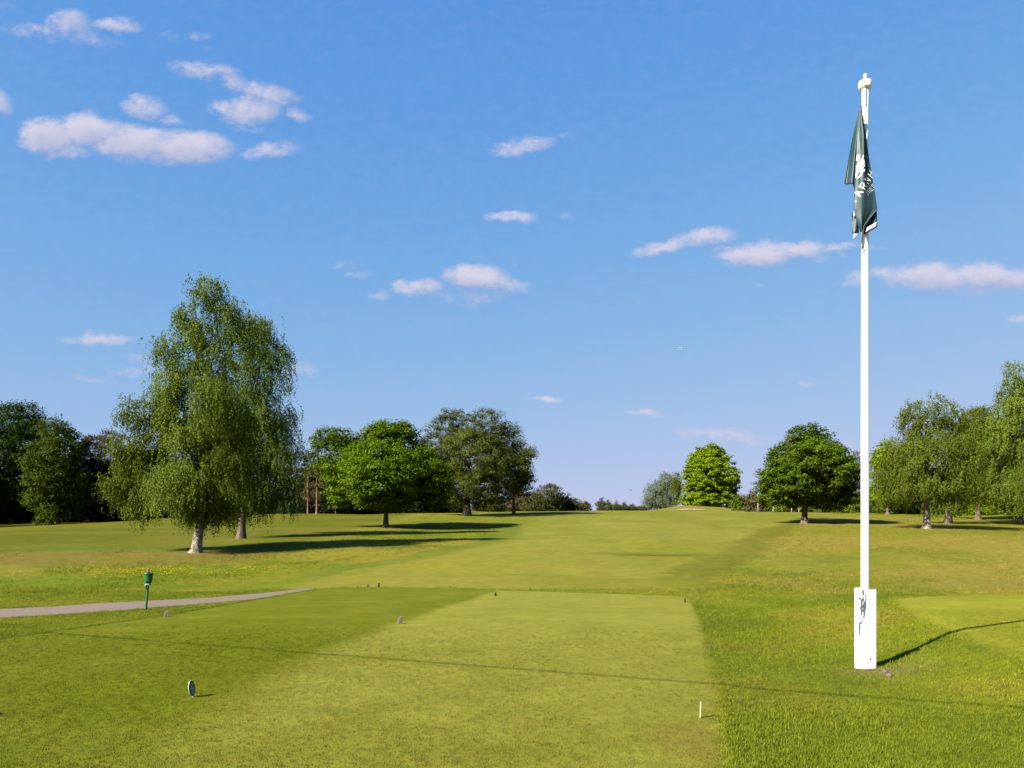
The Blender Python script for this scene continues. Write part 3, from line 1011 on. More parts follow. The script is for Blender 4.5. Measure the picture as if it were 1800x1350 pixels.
def make_tree(name, label, base_px, Y, lobes_px, leaf, bark, spec, spacing, clump_r, trunk_w, lean=(0, 0), trunk_top=.75, seed=1, group=None, cat="tree", bare=True, floor=None, inner=.35, deep=1.0, grow=1.0):
    rng = np.random.default_rng(seed)
    X = (base_px - 900) / FPX * Y
    z0 = gz(X, Y)
    base = np.array([X, Y, z0])
    lobes = []
    for lb in lobes_px:
        px, py, rx, ry = lb[:4]
        px = base_px + (px - base_px) * grow; rx = rx * grow; ry = ry * (.5 + .5 * grow)
        dY = lb[4] * deep if len(lb) > 4 else rng.uniform(-.35, .35) * rx / FPX * Y * deep
        rxm, rzm = rx / FPX * Y, ry / FPX * Y
        rY = lb[5] if len(lb) > 5 else rxm * 1.05 * deep
        c = at(px, py, Y) - base; c[1] += dY
        lobes.append((c, (rxm, rY, rzm)))
    # keep foliage extents inside the outline: shrink by part of clump radius
    lobes = [(c, np.maximum(np.array(r) - clump_r * .40, np.array(r) * .6)) for c, r in lobes]
    cl = lobes_to_clumps(lobes, spacing, rng, inner)
    lo = .5 if floor is None else floor
    cl = cl[cl[:, 2] > lo]
    centre = np.mean([c for c, r in lobes], 0)
    ext = np.array([max(.5, np.ptp(cl[:, i]) / 2) for i in range(3)])
    rad = clump_r * rng.uniform(.7, 1.3, len(cl))
    top = cl[:, 2].max()
    cx = np.array([np.mean(cl[:, 0]), np.mean(cl[:, 1])])
    nseg = 9
    f = np.linspace(0, 1, nseg)
    h = top * trunk_top
    tp = np.stack([lean[0] * f * h + (cx[0] - lean[0] * h) * f ** 2.2 + rng.normal(0, .012, nseg) * h * f * .6,
                   lean[1] * f * h + (cx[1] - lean[1] * h) * f ** 2.2 + rng.normal(0, .012, nseg) * h * f * .6,
                   h * f - .12 * (f == 0)], 1)
    r0 = trunk_w / 2
    tr = r0 * (1 - .8 * f ** .8)
    # fine trunk for the mesh
    ff = np.r_[0, .02, .05, .09, np.linspace(.14, 1, 12)]
    tpf = np.stack([np.interp(ff, f, tp[:, i]) for i in range(3)], 1)
    trf = np.interp(ff, f, tr) * (1 + .42 * np.exp(-ff * h / (trunk_w * .75)))
    V, F = loft_np(tpf, trf, 14, .05, rng, (5, .35, rng.uniform(0, 6)))
    root = empty(name, tuple(base), label, cat, group)
    link("trunk", np_mesh("trunk", V, F, True), MAT[bark], root)
    segs = skeleton(tp[1:], tr[1:], cl, rng, hang=.1)
    px_m = Y / 796.0
    vis = np.maximum(segs[:, 3], segs[:, 7]) * 2 > px_m * .22
    segs = segs[vis]
    if len(segs):
        V, F = tube_np(segs, 5)
        tag(link("branches", np_mesh("branches", V, F, True), MAT[bark], root), kind='stuff')
    link("crown", crown_mesh("crown", cl, rad, centre, ext, spec, rng), MAT[leaf], root)
    TREES[label] = root
    return root


def copy_thing(src, loc, rz, s, label, group=None):
    c = src.copy(); COL.objects.link(c)
    c.location = loc; c.rotation_euler = (0, 0, rz); c.scale = (s, s, s) if not isinstance(s, tuple) else s
    c['label'] = label
    if group: c['group'] = group
    for ch in src.children:
        d = ch.copy(); COL.objects.link(d); d.parent = c
    return c


def spec_weep(ls=.13, lw=.075, strands=7, nl=17, ln=1.7, jit=1.):
    return dict(kind='weep', leaf=(ls, lw), strands=strands, nl=nl, len=ln, per=0, jit=jit)


def spec_broad(ls, lw, per, flat=.72):
    return dict(kind='broad', leaf=(ls, lw), per=per, flat=flat)


def spec_pine(ls, lw, per, flat=.6):
    return dict(kind='pine', leaf=(ls, lw), per=per, flat=flat)


# ------------------------------------------------------------------ the trees
def trees():
    W1 = spec_weep(.125, .082, 30, 15, 1.15, 1.1)
    # the two big birches on the left
    make_tree("birch_tree", "tall weeping birch with leaning pale trunk, nearest tree beyond the path", 344, 57.3,
              [(366, 512, 34, 34), (322, 545, 24, 26), (388, 560, 42, 48), (345, 585, 40, 40), (298, 618, 30, 28), (428, 592, 36, 42), (318, 668, 46, 42), (380, 650, 50, 50),
               (282, 700, 30, 38), (238, 732, 28, 40), (222, 796, 34, 36), (218, 852, 32, 38), (256, 884, 34, 30), (300, 850, 44, 48), (340, 765, 48, 42), (402, 740, 50, 56), (395, 820, 56, 56),
               (350, 868, 50, 44), (345, 902, 42, 22), (400, 890, 40, 28), (272, 770, 40, 46), (298, 722, 36, 46), (262, 815, 40, 44), (395, 715, 48, 50, -3), (335, 850, 52, 50, -3.2), (360, 740, 60, 60, 3), (340, 840, 70, 60, 3)],
              'birch', 'bark_birch', W1, 1.38, .66, .66, (.16, 0), .8, 11, deep=.72)
    make_tree("birch_tree", "birch with dark hanging crown and dark trunk, just behind the leaning birch", 424, 71.5,
              [(452, 586, 32, 36), (482, 622, 24, 40), (500, 655, 12, 40), (450, 660, 44, 50), (465, 740, 44, 56), (508, 745, 18, 42), (515, 792, 15, 40), (480, 820, 44, 52), (505, 868, 20, 34),
               (440, 870, 42, 44), (450, 790, 50, 60, 3), (420, 800, 40, 50, -2.5), (430, 720, 40, 50, 2)],
              'birch_blue', 'bark_dark', spec_weep(.14, .09, 28, 15, 1.4, 1.0), 1.5, .68, .66, (.05, 0), .78, 12, deep=.72)
    # bright green maple in front of the wood
    make_tree("maple_tree", "rounded bright green maple standing alone on the slope with its shadow", 678, 93,
              [(682, 780, 56, 46), (626, 822, 42, 46), (736, 822, 44, 46), (606, 862, 34, 38), (670, 858, 68, 44), (755, 860, 36, 40), (742, 835, 44, 54), (768, 850, 24, 40), (700, 762, 34, 26), (664, 764, 32, 24), (590, 835, 24, 22), (772, 850, 18, 26),
               (680, 835, 70, 60, -3.2), (690, 830, 70, 60, 3.2), (690, 888, 40, 18)],
              'maple', 'bark_dark', spec_broad(.25, .19, 92, .62), 1.46, .92, .62, (.02, 0), .62, 13, floor=1.5, inner=.55, grow=1.04)
    # olive spreading tree behind it
    make_tree("oak_tree", "large greyish olive spreading tree with pale stout trunk at the top of the slope", 821, 130,
              [(797, 742, 40, 30), (850, 748, 44, 34), (766, 772, 34, 38), (822, 800, 74, 56), (888, 790, 38, 46), (745, 800, 22, 34), (905, 760, 16, 18), (884, 762, 28, 32), (800, 860, 52, 40), (868, 855, 44, 38), (835, 885, 26, 16), (792, 878, 30, 22),
               (830, 820, 70, 60, -4), (830, 810, 70, 60, 4)],
              'olive', 'bark_oak', spec_broad(.24, .15, 105, .8), 1.85, 1.0, 1.15, (0, 0), .66, 14, floor=1.2)
    make_tree("oak_tree", "smaller dark tree with thin dark trunk at the right edge of the olive tree", 903, 141,
              [(915, 800, 30, 24), (888, 835, 44, 40), (918, 845, 28, 34), (932, 797, 14, 14), (905, 820, 36, 40, 2)],
              'olive', 'bark_dark', spec_broad(.30, .2, 46), 1.5, 1.0, .55, (0, 0), .7, 15)
    # maple on the right
    make_tree("maple_tree", "domed dark green maple with dark trunk, left of the flagpole on the slope", 1414, 101,
              [(1420, 772, 42, 28), (1418, 815, 70, 48), (1372, 838, 36, 38), (1466, 838, 38, 42), (1410, 866, 66, 28), (1455, 880, 38, 22), (1356, 866, 22, 22), (1487, 866, 20, 24), (1390, 880, 26, 14),
               (1418, 830, 66, 50, -3.2), (1418, 830, 66, 50, 3.2)],
              'maple_dark', 'bark_dark', spec_broad(.26, .20, 96, .52), 1.58, .98, .80, (0, 0), .68, 16, floor=1.6, inner=.5, grow=1.09)
    # oval tree on the skyline
    make_tree("lime_tree", "bright lime green oval tree with foliage to the ground behind the bunker", 1250, 196,
              [(1247, 808, 38, 30), (1248, 836, 50, 42), (1250, 862, 53, 28), (1235, 882, 42, 18), (1268, 882, 38, 18), (1222, 840, 24, 36), (1278, 850, 22, 36), (1248, 795, 26, 18)],
              'lime', 'bark_dark', spec_broad(.42, .32, 80, .6), 2.1, 1.15, .9, (0, 0), .7, 17, floor=.1)
    make_tree("willow_tree", "pale silvery green airy willow left of the lime green tree", 1168, 225,
              [(1168, 848, 20, 20), (1150, 866, 18, 20), (1180, 862, 18, 26), (1140, 880, 14, 12), (1165, 880, 28, 14)],
              'willow', 'bark_oak', spec_weep(.34, .15, 9, 9, 1.7, 2.0), 1.7, .9, .5, (0, 0), .7, 18, floor=.1)
    make_tree("cypress_tree", "narrow dull olive conifer wedged between the silvery willow and lime green tree", 1191, 212,
              [(1191, 845, 9, 17), (1191, 866, 13, 24)], 'shrub', 'bark_dark', spec_pine(.5, .16, 40, .9), 1.5, .9, .35, (0, 0), .8, 19, floor=.1)
    # birches on the right
    make_tree("birch_tree", "spreading birch with pale flared trunk right of the flagpole", 1629, 86.5,
              [(1632, 725, 48, 32), (1600, 745, 26, 34), (1664, 750, 30, 38), (1630, 790, 70, 56), (1585, 820, 40, 44), (1672, 815, 36, 50), (1570, 855, 38, 34), (1630, 860, 66, 46), (1680, 865, 36, 38), (1640, 895, 46, 22), (1600, 890, 34, 20),
               (1630, 820, 66, 60, -3), (1630, 820, 66, 60, 3)],
              'birch_dark', 'bark_birch', spec_weep(.17, .11, 12, 9, 1.0, 1.6), 1.55, .72, .72, (0, 0), .82, 20, floor=3.2)
    make_tree("birch_tree", "birch with short grey trunk half hidden behind the pale trunked birch", 1667, 106,
              [(1700, 790, 36, 60), (1690, 860, 40, 44), (1660, 880, 40, 30), (1712, 745, 26, 36), (1730, 830, 30, 60)],
              'birch_dark', 'bark_oak', spec_weep(.2, .13, 12, 9, 1.2, 1.6), 1.7, .75, .9, (0, 0), .75, 21, floor=1.2)
    make_tree("beech_tree", "bright green broad tree with black trunk behind the right hand birches", 1719, 119,
              [(1718, 745, 30, 34), (1700, 780, 32, 44), (1752, 800, 40, 60), (1735, 850, 44, 40), (1772, 868, 34, 34), (1700, 850, 30, 40), (1745, 770, 26, 40)],
              'shrub', 'bark_dark', spec_broad(.27, .2, 56), 1.45, 1.0, .75, (0, 0), .6, 22, floor=1.0, grow=1.08)
    make_tree("birch_tree", "tall weeping birch cut by the right edge of the photo", 1812, 104,
              [(1785, 664, 24, 34), (1800, 720, 44, 60), (1768, 735, 26, 40), (1745, 770, 24, 44), (1760, 850, 34, 40), (1815, 790, 50, 60), (1780, 790, 22, 50), (1800, 860, 46, 40), (1845, 760, 40, 80)],
              'birch', 'bark_birch', spec_weep(.19, .12, 11, 13, 1.5, 1.2), 1.5, .65, .7, (0, 0), .8, 23, floor=1.5)
    make_tree("beech_tree", "leafy green tree at the right edge below the tall weeping birch", 1800, 112,
              [(1790, 850, 34, 34), (1815, 830, 34, 50), (1780, 880, 26, 22)],
              'shrub', 'bark_dark', spec_broad(.27, .2, 44), 1.5, .95, .6, (0, 0), .7, 24, floor=.6)
    # wood behind the flagpole
    make_tree("pine_tree", "thin brownish pine showing just beside the flagpole", 1510, 150,
              [(1508, 800, 10, 14), (1512, 830, 16, 26), (1506, 860, 18, 24)], 'pine_brown', 'bark_pine', spec_pine(.45, .10, 34), 1.6, .8, .35, (0, 0), .9, 25)
    make_tree("maple_tree", "bright green maple right behind the flagpole with dark trunks below", 1560, 138,
              [(1560, 795, 30, 24), (1552, 830, 32, 44), (1580, 850, 34, 40), (1545, 865, 26, 28), (1580, 820, 24, 34)],
              'lime', 'bark_dark', spec_broad(.34, .26, 48), 1.6, 1.05, .6, (0, 0), .7, 26, floor=1.6)
    # dark wood on the left
    make_tree("oak_tree", "big dark oak at the left edge with the highest top of that wood", 22, 136,
              [(10, 745, 50, 40), (45, 730, 36, 26), (60, 790, 50, 56), (0, 810, 50, 60), (40, 855, 60, 44), (-40, 790, 60, 80), (20, 800, 70, 70, -3), (20, 880, 60, 34), (60, 885, 40, 30)],
              'oak', 'bark_oak', spec_broad(.32, .24, 46), 1.7, 1.15, 1.1, (0, 0), .7, 27, floor=.3)
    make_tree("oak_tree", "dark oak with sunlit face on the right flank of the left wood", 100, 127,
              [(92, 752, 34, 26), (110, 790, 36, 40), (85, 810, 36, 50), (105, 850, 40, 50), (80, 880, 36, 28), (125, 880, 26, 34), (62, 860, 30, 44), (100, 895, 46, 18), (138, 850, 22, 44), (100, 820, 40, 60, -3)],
              'oak_sun_tint', 'bark_oak', spec_broad(.30, .23, 48), 1.6, 1.1, .8, (0, 0), .7, 28, floor=.0)
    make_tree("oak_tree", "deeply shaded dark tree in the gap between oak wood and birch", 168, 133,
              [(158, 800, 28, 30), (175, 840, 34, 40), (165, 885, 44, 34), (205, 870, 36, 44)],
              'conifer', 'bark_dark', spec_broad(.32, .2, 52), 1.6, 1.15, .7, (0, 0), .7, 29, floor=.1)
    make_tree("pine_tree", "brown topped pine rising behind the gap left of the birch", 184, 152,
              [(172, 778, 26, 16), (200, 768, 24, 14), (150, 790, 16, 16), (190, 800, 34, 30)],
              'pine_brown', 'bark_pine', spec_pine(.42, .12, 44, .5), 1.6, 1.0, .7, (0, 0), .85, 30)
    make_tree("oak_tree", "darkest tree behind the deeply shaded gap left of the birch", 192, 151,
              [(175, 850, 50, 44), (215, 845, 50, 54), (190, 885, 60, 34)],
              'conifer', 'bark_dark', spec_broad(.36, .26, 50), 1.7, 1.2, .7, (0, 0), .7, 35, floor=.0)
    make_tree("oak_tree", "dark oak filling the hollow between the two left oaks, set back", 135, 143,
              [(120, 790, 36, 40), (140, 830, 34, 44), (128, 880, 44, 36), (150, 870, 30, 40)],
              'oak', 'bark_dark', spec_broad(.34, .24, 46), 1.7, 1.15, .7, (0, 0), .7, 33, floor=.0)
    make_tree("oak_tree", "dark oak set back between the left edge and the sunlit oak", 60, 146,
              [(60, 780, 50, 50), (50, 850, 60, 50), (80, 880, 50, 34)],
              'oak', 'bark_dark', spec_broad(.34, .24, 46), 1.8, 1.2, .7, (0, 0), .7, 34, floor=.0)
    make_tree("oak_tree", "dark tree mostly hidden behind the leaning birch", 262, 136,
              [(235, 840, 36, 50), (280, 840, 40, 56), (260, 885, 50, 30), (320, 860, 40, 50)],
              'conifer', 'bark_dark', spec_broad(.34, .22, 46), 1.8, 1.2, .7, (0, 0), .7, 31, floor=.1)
    # wood between the birches and the maple
    make_tree("oak_tree", "mid green rounded tree between the birches and the bright maple", 588, 142,
              [(590, 775, 44, 26), (560, 800, 26, 34), (605, 800, 44, 40), (575, 835, 40, 30), (625, 780, 22, 24), (556, 842, 30, 34), (600, 852, 40, 36)],
              'maple_dark', 'bark_oak', spec_broad(.33, .25, 48), 1.65, 1.1, .7, (0, 0), .7, 32, floor=4)
    for i, (px, Y, w, lab) in enumerate([(557, 131, .34, "reddish trunked pine with brown dead boughs left of the bright maple"),
                                          (541, 134, .26, "slim brown pine between the rear birch and the reddish trunked pine"),
                                          (522, 136, .24, "shaded slim pine just behind the rear birch"),
                                          (570, 139, .22, "dark pine just behind the reddish trunked pine, partly hidden by the maple"),
                                          (590, 137, .2, "pine with pale foot showing below the maple's left side"),
                                          (620, 141, .2, "pine with its foot showing below the maple, left of its trunk")]):
        make_tree("pine_tree", lab, px, Y, [(px - 2, 832, 13, 13), (px + 4, 852, 12, 12), (px - 6, 868, 10, 8)],
                  'pine_brown' if i % 3 != 2 else 'pine', 'bark_pine', spec_pine(.4, .10, 26), 1.5, .8, w * 1.3, (0, 0), .96, 40 + i, floor=2.6)
    # pale trunk with clear bole
    # pines and scrub on the crest
    for i, (px, py, rx, ry, Y, mat, lab) in enumerate([
            (905, 878, 24, 22, 166, 'pine_brown', "low brown twiggy pine under the small dark tree"),
            (965, 872, 26, 24, 171, 'pine', "broad olive pine, highest of the low pines on the crest"),
            (938, 880, 22, 18, 162, 'pine', "bushy olive pine left of the highest crest pine"),
            (992, 880, 16, 16, 174, 'conifer', "dark small pine on the right end of the crest pines"),
            (1008, 884, 12, 12, 178, 'pine', "last low olive pine at the right end of the thicket"),
            (860, 884, 26, 20, 158, 'pine', "low pine scrub right of the olive tree's trunk"),
            (1027, 888, 12, 8, 182, 'pine_brown', "grey brown low bush where the crest thicket ends")]):
        make_tree("pine_tree" if i != 6 else "bush", lab, px, Y, [(px, py, rx, ry), (px + rx * .4, py + ry * .5, rx * .8, ry * .6), (px - rx * .4, py + ry * .5, rx * .8, ry * .6), (px, 893, rx * 1.15, 12)],
                  mat, 'bark_dark', spec_pine(.42, .14, 44), 1.25, .9, .3, (0, 0), .8, 60 + i, cat="tree" if i != 6 else "bush", floor=-.3)
    for i, (px, py, rx, ry, Y, lab) in enumerate([(1057, 884, 8, 12, 250, "distant small pine, first past the crest thicket"), (1069, 886, 6, 9, 255, "distant thin pine beside the first one past the thicket"), (1082, 889, 10, 9, 262, "distant bushy pine, third past the crest thicket"),
                                                   (1097, 890, 8, 9, 262, "distant pine standing fourth past the crest thicket"), (1112, 892, 9, 6, 275, "distant low pine fifth past the crest thicket"), (1130, 893, 10, 5, 285, "distant lowest pine beside the silvery willow")]):
        make_tree("pine_tree", lab, px, Y, [(px, py - ry * .4, rx * .5, ry * .7), (px, py + ry * .3, rx * 1.3, ry * .7), (px, 896, rx * 1.6, 6)], 'pine', 'bark_dark', spec_pine(.5, .18, 30, .8), 1.2, .8, .3, (0, 0), .9, 70 + i, group="small pines beyond the crest", floor=.05)
    # right of the skyline tree
    make_tree("pine_tree", "scraggy thin bluish pine between the lime green tree and domed maple", 1336, 152,
              [(1335, 832, 9, 12), (1328, 850, 9, 8), (1340, 858, 13, 12), (1322, 868, 9, 7)], 'pine', 'bark_pine', spec_pine(.42, .10, 22), 1.4, .7, .3, (0, 0), .98, 80)
    for i, (px, py, rx, ry, Y, mat, lab) in enumerate([
            (1328, 878.15, 17.5, 17, 150, 'pine_brown', "brown bush at the foot of the scraggy pine"),
            (1303, 880.92, 17.5, 13.6, 172, 'shrub', "low green bush at the right foot of the lime green tree"),
            (1365, 880.535, 30, 15.3, 150, 'shrub', "green undergrowth bush behind the pale posts"),
            (1400, 880.15, 30, 17, 152, 'shrub', "green bush behind the domed maple's trunk"),
            (1450, 881.15, 37.5, 17, 150, 'shrub', "green bush low behind the domed maple, left of the flagpole"),
            (1535, 876.535, 32.5, 24.3, 150, 'shrub', "green bush low behind the bright maple by the flagpole"),
            (1600, 876.15, 45, 27, 146, 'shrub', "dark leafy bush low behind the pale trunked birch"),
            (1660, 873.38, 45, 32.4, 142, 'shrub', "leafy bush low behind the two birches on the right"),
            (1702, 886.15, 37.5, 17, 138, 'lime', "sunlit low bush left of the black trunk"),
            (1790, 888.92, 37.5, 13.6, 136, 'lime', "sunlit low hedge bush at the right edge"),
            (80, 900.92, 17.5, 21.6, 122, 'oak_sun_tint', "small green bush at the foot of the left oaks"),
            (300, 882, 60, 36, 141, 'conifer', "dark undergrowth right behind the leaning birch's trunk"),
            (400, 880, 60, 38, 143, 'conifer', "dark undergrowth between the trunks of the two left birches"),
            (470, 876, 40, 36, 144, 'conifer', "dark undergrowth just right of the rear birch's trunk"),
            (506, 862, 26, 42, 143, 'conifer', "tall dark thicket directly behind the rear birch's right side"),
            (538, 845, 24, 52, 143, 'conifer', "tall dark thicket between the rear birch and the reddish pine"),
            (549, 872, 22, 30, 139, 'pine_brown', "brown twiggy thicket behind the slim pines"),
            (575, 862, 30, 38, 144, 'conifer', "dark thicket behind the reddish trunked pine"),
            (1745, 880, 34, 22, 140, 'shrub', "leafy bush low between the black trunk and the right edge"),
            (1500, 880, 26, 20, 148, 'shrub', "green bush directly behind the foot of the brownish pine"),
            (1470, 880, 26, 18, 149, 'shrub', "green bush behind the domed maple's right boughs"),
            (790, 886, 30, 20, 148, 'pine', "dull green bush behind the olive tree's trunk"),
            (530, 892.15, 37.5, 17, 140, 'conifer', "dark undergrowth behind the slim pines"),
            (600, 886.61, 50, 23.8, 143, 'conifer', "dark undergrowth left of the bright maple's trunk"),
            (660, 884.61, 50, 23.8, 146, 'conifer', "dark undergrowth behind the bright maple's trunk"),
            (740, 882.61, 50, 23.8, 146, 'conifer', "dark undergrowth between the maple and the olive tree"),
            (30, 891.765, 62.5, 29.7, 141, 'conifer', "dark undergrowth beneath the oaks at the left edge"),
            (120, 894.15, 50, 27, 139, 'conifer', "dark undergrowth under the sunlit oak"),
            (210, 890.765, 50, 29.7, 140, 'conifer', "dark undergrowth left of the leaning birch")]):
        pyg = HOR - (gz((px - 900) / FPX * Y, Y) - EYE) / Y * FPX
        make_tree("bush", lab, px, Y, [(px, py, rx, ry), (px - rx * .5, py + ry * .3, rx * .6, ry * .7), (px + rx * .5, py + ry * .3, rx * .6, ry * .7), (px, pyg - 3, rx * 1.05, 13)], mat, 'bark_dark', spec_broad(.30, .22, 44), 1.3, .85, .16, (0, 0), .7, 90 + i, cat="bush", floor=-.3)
    # wood outside the frame on the left that shades the oaks, and a tree right of it
    src = TREES["big dark oak at the left edge with the highest top of that wood"]
    for i, (x, y, s, rz, lab) in enumerate([(-112, 116, 1.15, 1.1, "dark oak outside the frame, first of the wood left of the fairway"), (-104, 132, 1.1, 2.3, "dark oak outside the frame, second of the wood left of the fairway"),
                                            (-122, 134, 1.2, 4.0, "dark oak outside the frame, rearmost of the wood left of the fairway"), (-98, 122, .95, 5.2, "dark oak just outside the frame beside the left wood"), (-86, 116, .55, .4, "small dark oak just outside the frame at the wood's edge")]):
        copy_thing(src, (x, y, gz(x, y) - .1), rz, s, lab, "oaks of the left wood beyond the frame")
    src = TREES["spreading birch with pale flared trunk right of the flagpole"]
    copy_thing(src, (60.5, 88, gz(60.5, 88)), 2.0, .8, "birch outside the frame on the right that throws a shadow in")


BARE += [((344 - 900) / FPX * 57.3, 57.1, 1.2), ((424 - 900) / FPX * 71.5, 71.3, 1.3), ((678 - 900) / FPX * 93, 92.8, .9), ((821 - 900) / FPX * 130, 129.6, 2), ((1414 - 900) / FPX * 101, 100.7, 1.5), ((1629 - 900) / FPX * 86.5, 86.2, 1.6), ((1667 - 900) / FPX * 106, 105.6, 1.5)]
ground(); path(); bunker(); grasses()
trees()

# ------------------------------------------------------------------ flagpole, flag and the small things
def paint(name, col, rough=.5, spec=.4, var=.05, scale=15, bump=0.0):
    return simple_mat(name, col, rough, spec, var, scale, bump)


def flagpole():
    PX, PY = 4.876, 11.0
    root = empty("flagpole", (PX, PY, 0), "tall white wooden flagpole bolted between two white posts", "flagpole")
    white = MAT['white']
    bm = bmesh.new()
    H = 8.02
    bm_lathe(bm, [(.050, -.1), (.053, 1.2), (.052, 3), (.049, 5.5), (.045, 7.6), (.043, H)], 20)
    bm_obj("pole", bm, white, root, True)
    for sx in (-1, 1):
        bm = bmesh.new()
        x0, x1 = (-.137, -.0555) if sx < 0 else (.0555, .134)
        bm_box(bm, (x0, -.045, -.15), (x1, .020, 1.085 if sx < 0 else 1.065))
        bm_obj("post", bm, white, root, False, .006)
    bm = bmesh.new(); bm_box(bm, (-.0500, -.0515, -.1), (.0500, .018, .985)); bm_obj("pole_foot", bm, white, root, False, .003)
    # cap: a shallow drum with a turned finial
    bm = bmesh.new()
    bm_lathe(bm, [(.050, H - .030), (.082, H - .028), (.086, H - .020), (.086, H + .046), (.078, H + .058), (.030, H + .068)], 28)
    cap = bm_obj("cap", bm, white, root, True)
    e = cap.modifiers.new('edges', 'EDGE_SPLIT'); e.split_angle = math.radians(40)
    bm = bmesh.new()
    bm_lathe(bm, [(.024, H + .060), (.018, H + .085), (.017, H + .115), (.023, H + .128), (.024, H + .145), (.016, H + .162), (.004, H + .170)], 18)
    bm_obj("finial", bm, white, cap, True)
    grey = paint("iron", (.10, .095, .095), .5, .5)
    # bolt, cleat, rope wound on it
    for zz in (.12, .95):
        bm = bmesh.new()
        bm_lathe(bm, [(.011, 0), (.011, .012), (.006, .016)], 8)
        for v in bm.verts: v.co = Vector((v.co.x + .105 * (1 if zz < .5 else -1) - (.06 if zz < .5 else 0), -.049 - v.co.z, v.co.y + zz))
        bm_obj("bolt", bm, grey, root, True)
    bm = bmesh.new()
    bm_box(bm, (-.100, -.085, .80), (-.086, -.044, .83)); bm_box(bm, (-.099, -.098, .72), (-.087, -.084, .93))
    bm_obj("cleat", bm, grey, root, False, .003)
    rope = paint("rope", (.42, .38, .33), .9, .1)
    P = [(-.070, -.062, H - .02), (-.073, -.064, 7.0), (-.074, -.066, 5.0), (-.074, -.066, 2.5), (-.072, -.070, 1.1), (-.088, -.088, .86)]
    P2 = [(-.050, -.080, H - .02), (-.052, -.082, 7.75)]
    segs = [(*a, .0045, *b, .0045) for a, b in zip(P, P[1:])]
    V, F = tube_np(segs, 6); link("halyard", np_mesh("halyard", V, F, True), rope, root)
    V, F = tube_np([(*a, .007, *b, .007) for a, b in zip(P2, P2[1:])], 6); link("halyard", np_mesh("halyard", V, F, True), rope, root)
    dark = paint("dark_rope", (.11, .10, .10), .9, .1)
    rng = np.random.default_rng(5)
    loop = []
    for k in range(26):
        f = k / 25
        loop.append((-.088 + .012 * math.sin(k * 1.9), -.090 - .006 * math.cos(k * 2.3), .95 - .20 * abs(math.sin(f * 7.0)) - .05 * f))
    loop += [(-.094, -.080, .70), (-.104, -.056, .60), (-.106, -.051, .50), (-.103, -.050, .44)]
    V, F = tube_np([(*a, .006, *b, .006) for a, b in zip(loop, loop[1:])], 6)
    link("rope_coil", np_mesh("rope_coil", V, F, True), dark, root)
    loop = [(-.062, -.085, 1.06), (-.058, -.088, .98), (-.066, -.088, .93), (-.057, -.088, .89), (-.063, -.088, .86), (-.069, -.086, .82)]
    V, F = tube_np([(*a, .008, *b, .007) for a, b in zip(loop, loop[1:])], 6)
    link("rope_knot", np_mesh("rope_knot", V, F, True), dark, root)
    return root


FLAG_Y = 10.82


def flag_xz(px, py):
    p = at(px, py, FLAG_Y)
    return p[0], p[2]


def front_edges(py):
    ys = [186, 200, 225, 240, 260, 285, 310, 330, 350, 368, 385, 400, 408]
    xl = [1512.2, 1510.8, 1508.6, 1507.2, 1505.2, 1504.0, 1503.0, 1502.4, 1501.6, 1501.2, 1504.5, 1509.2, 1512.0]
    xr = [1514.6, 1516.6, 1521.6, 1524.2, 1526.4, 1529.6, 1533.2, 1536.4, 1539.0, 1541.6, 1530.0, 1517.5, 1513.2]
    return np.interp(py, ys, xl), np.interp(py, ys, xr)


def front_depth(s, py):
    """folds of the front sheet: depth offset (towards the camera is negative)."""
    t = np.clip((py - 186) / 60, 0, 1)
    f = (.34 * np.sin(s * 6.8 + py * .008) + .18 * np.sin(s * 15.5 + 1.2 - py * .012) * np.exp(-((py - 250) / 70) ** 2) + .05 * np.sin(s * 19 + py * .03))
    belly = -.6 * np.sin(np.pi * np.clip(s, 0, 1))
    return FLAG_Y + t * .058 * (f + belly)


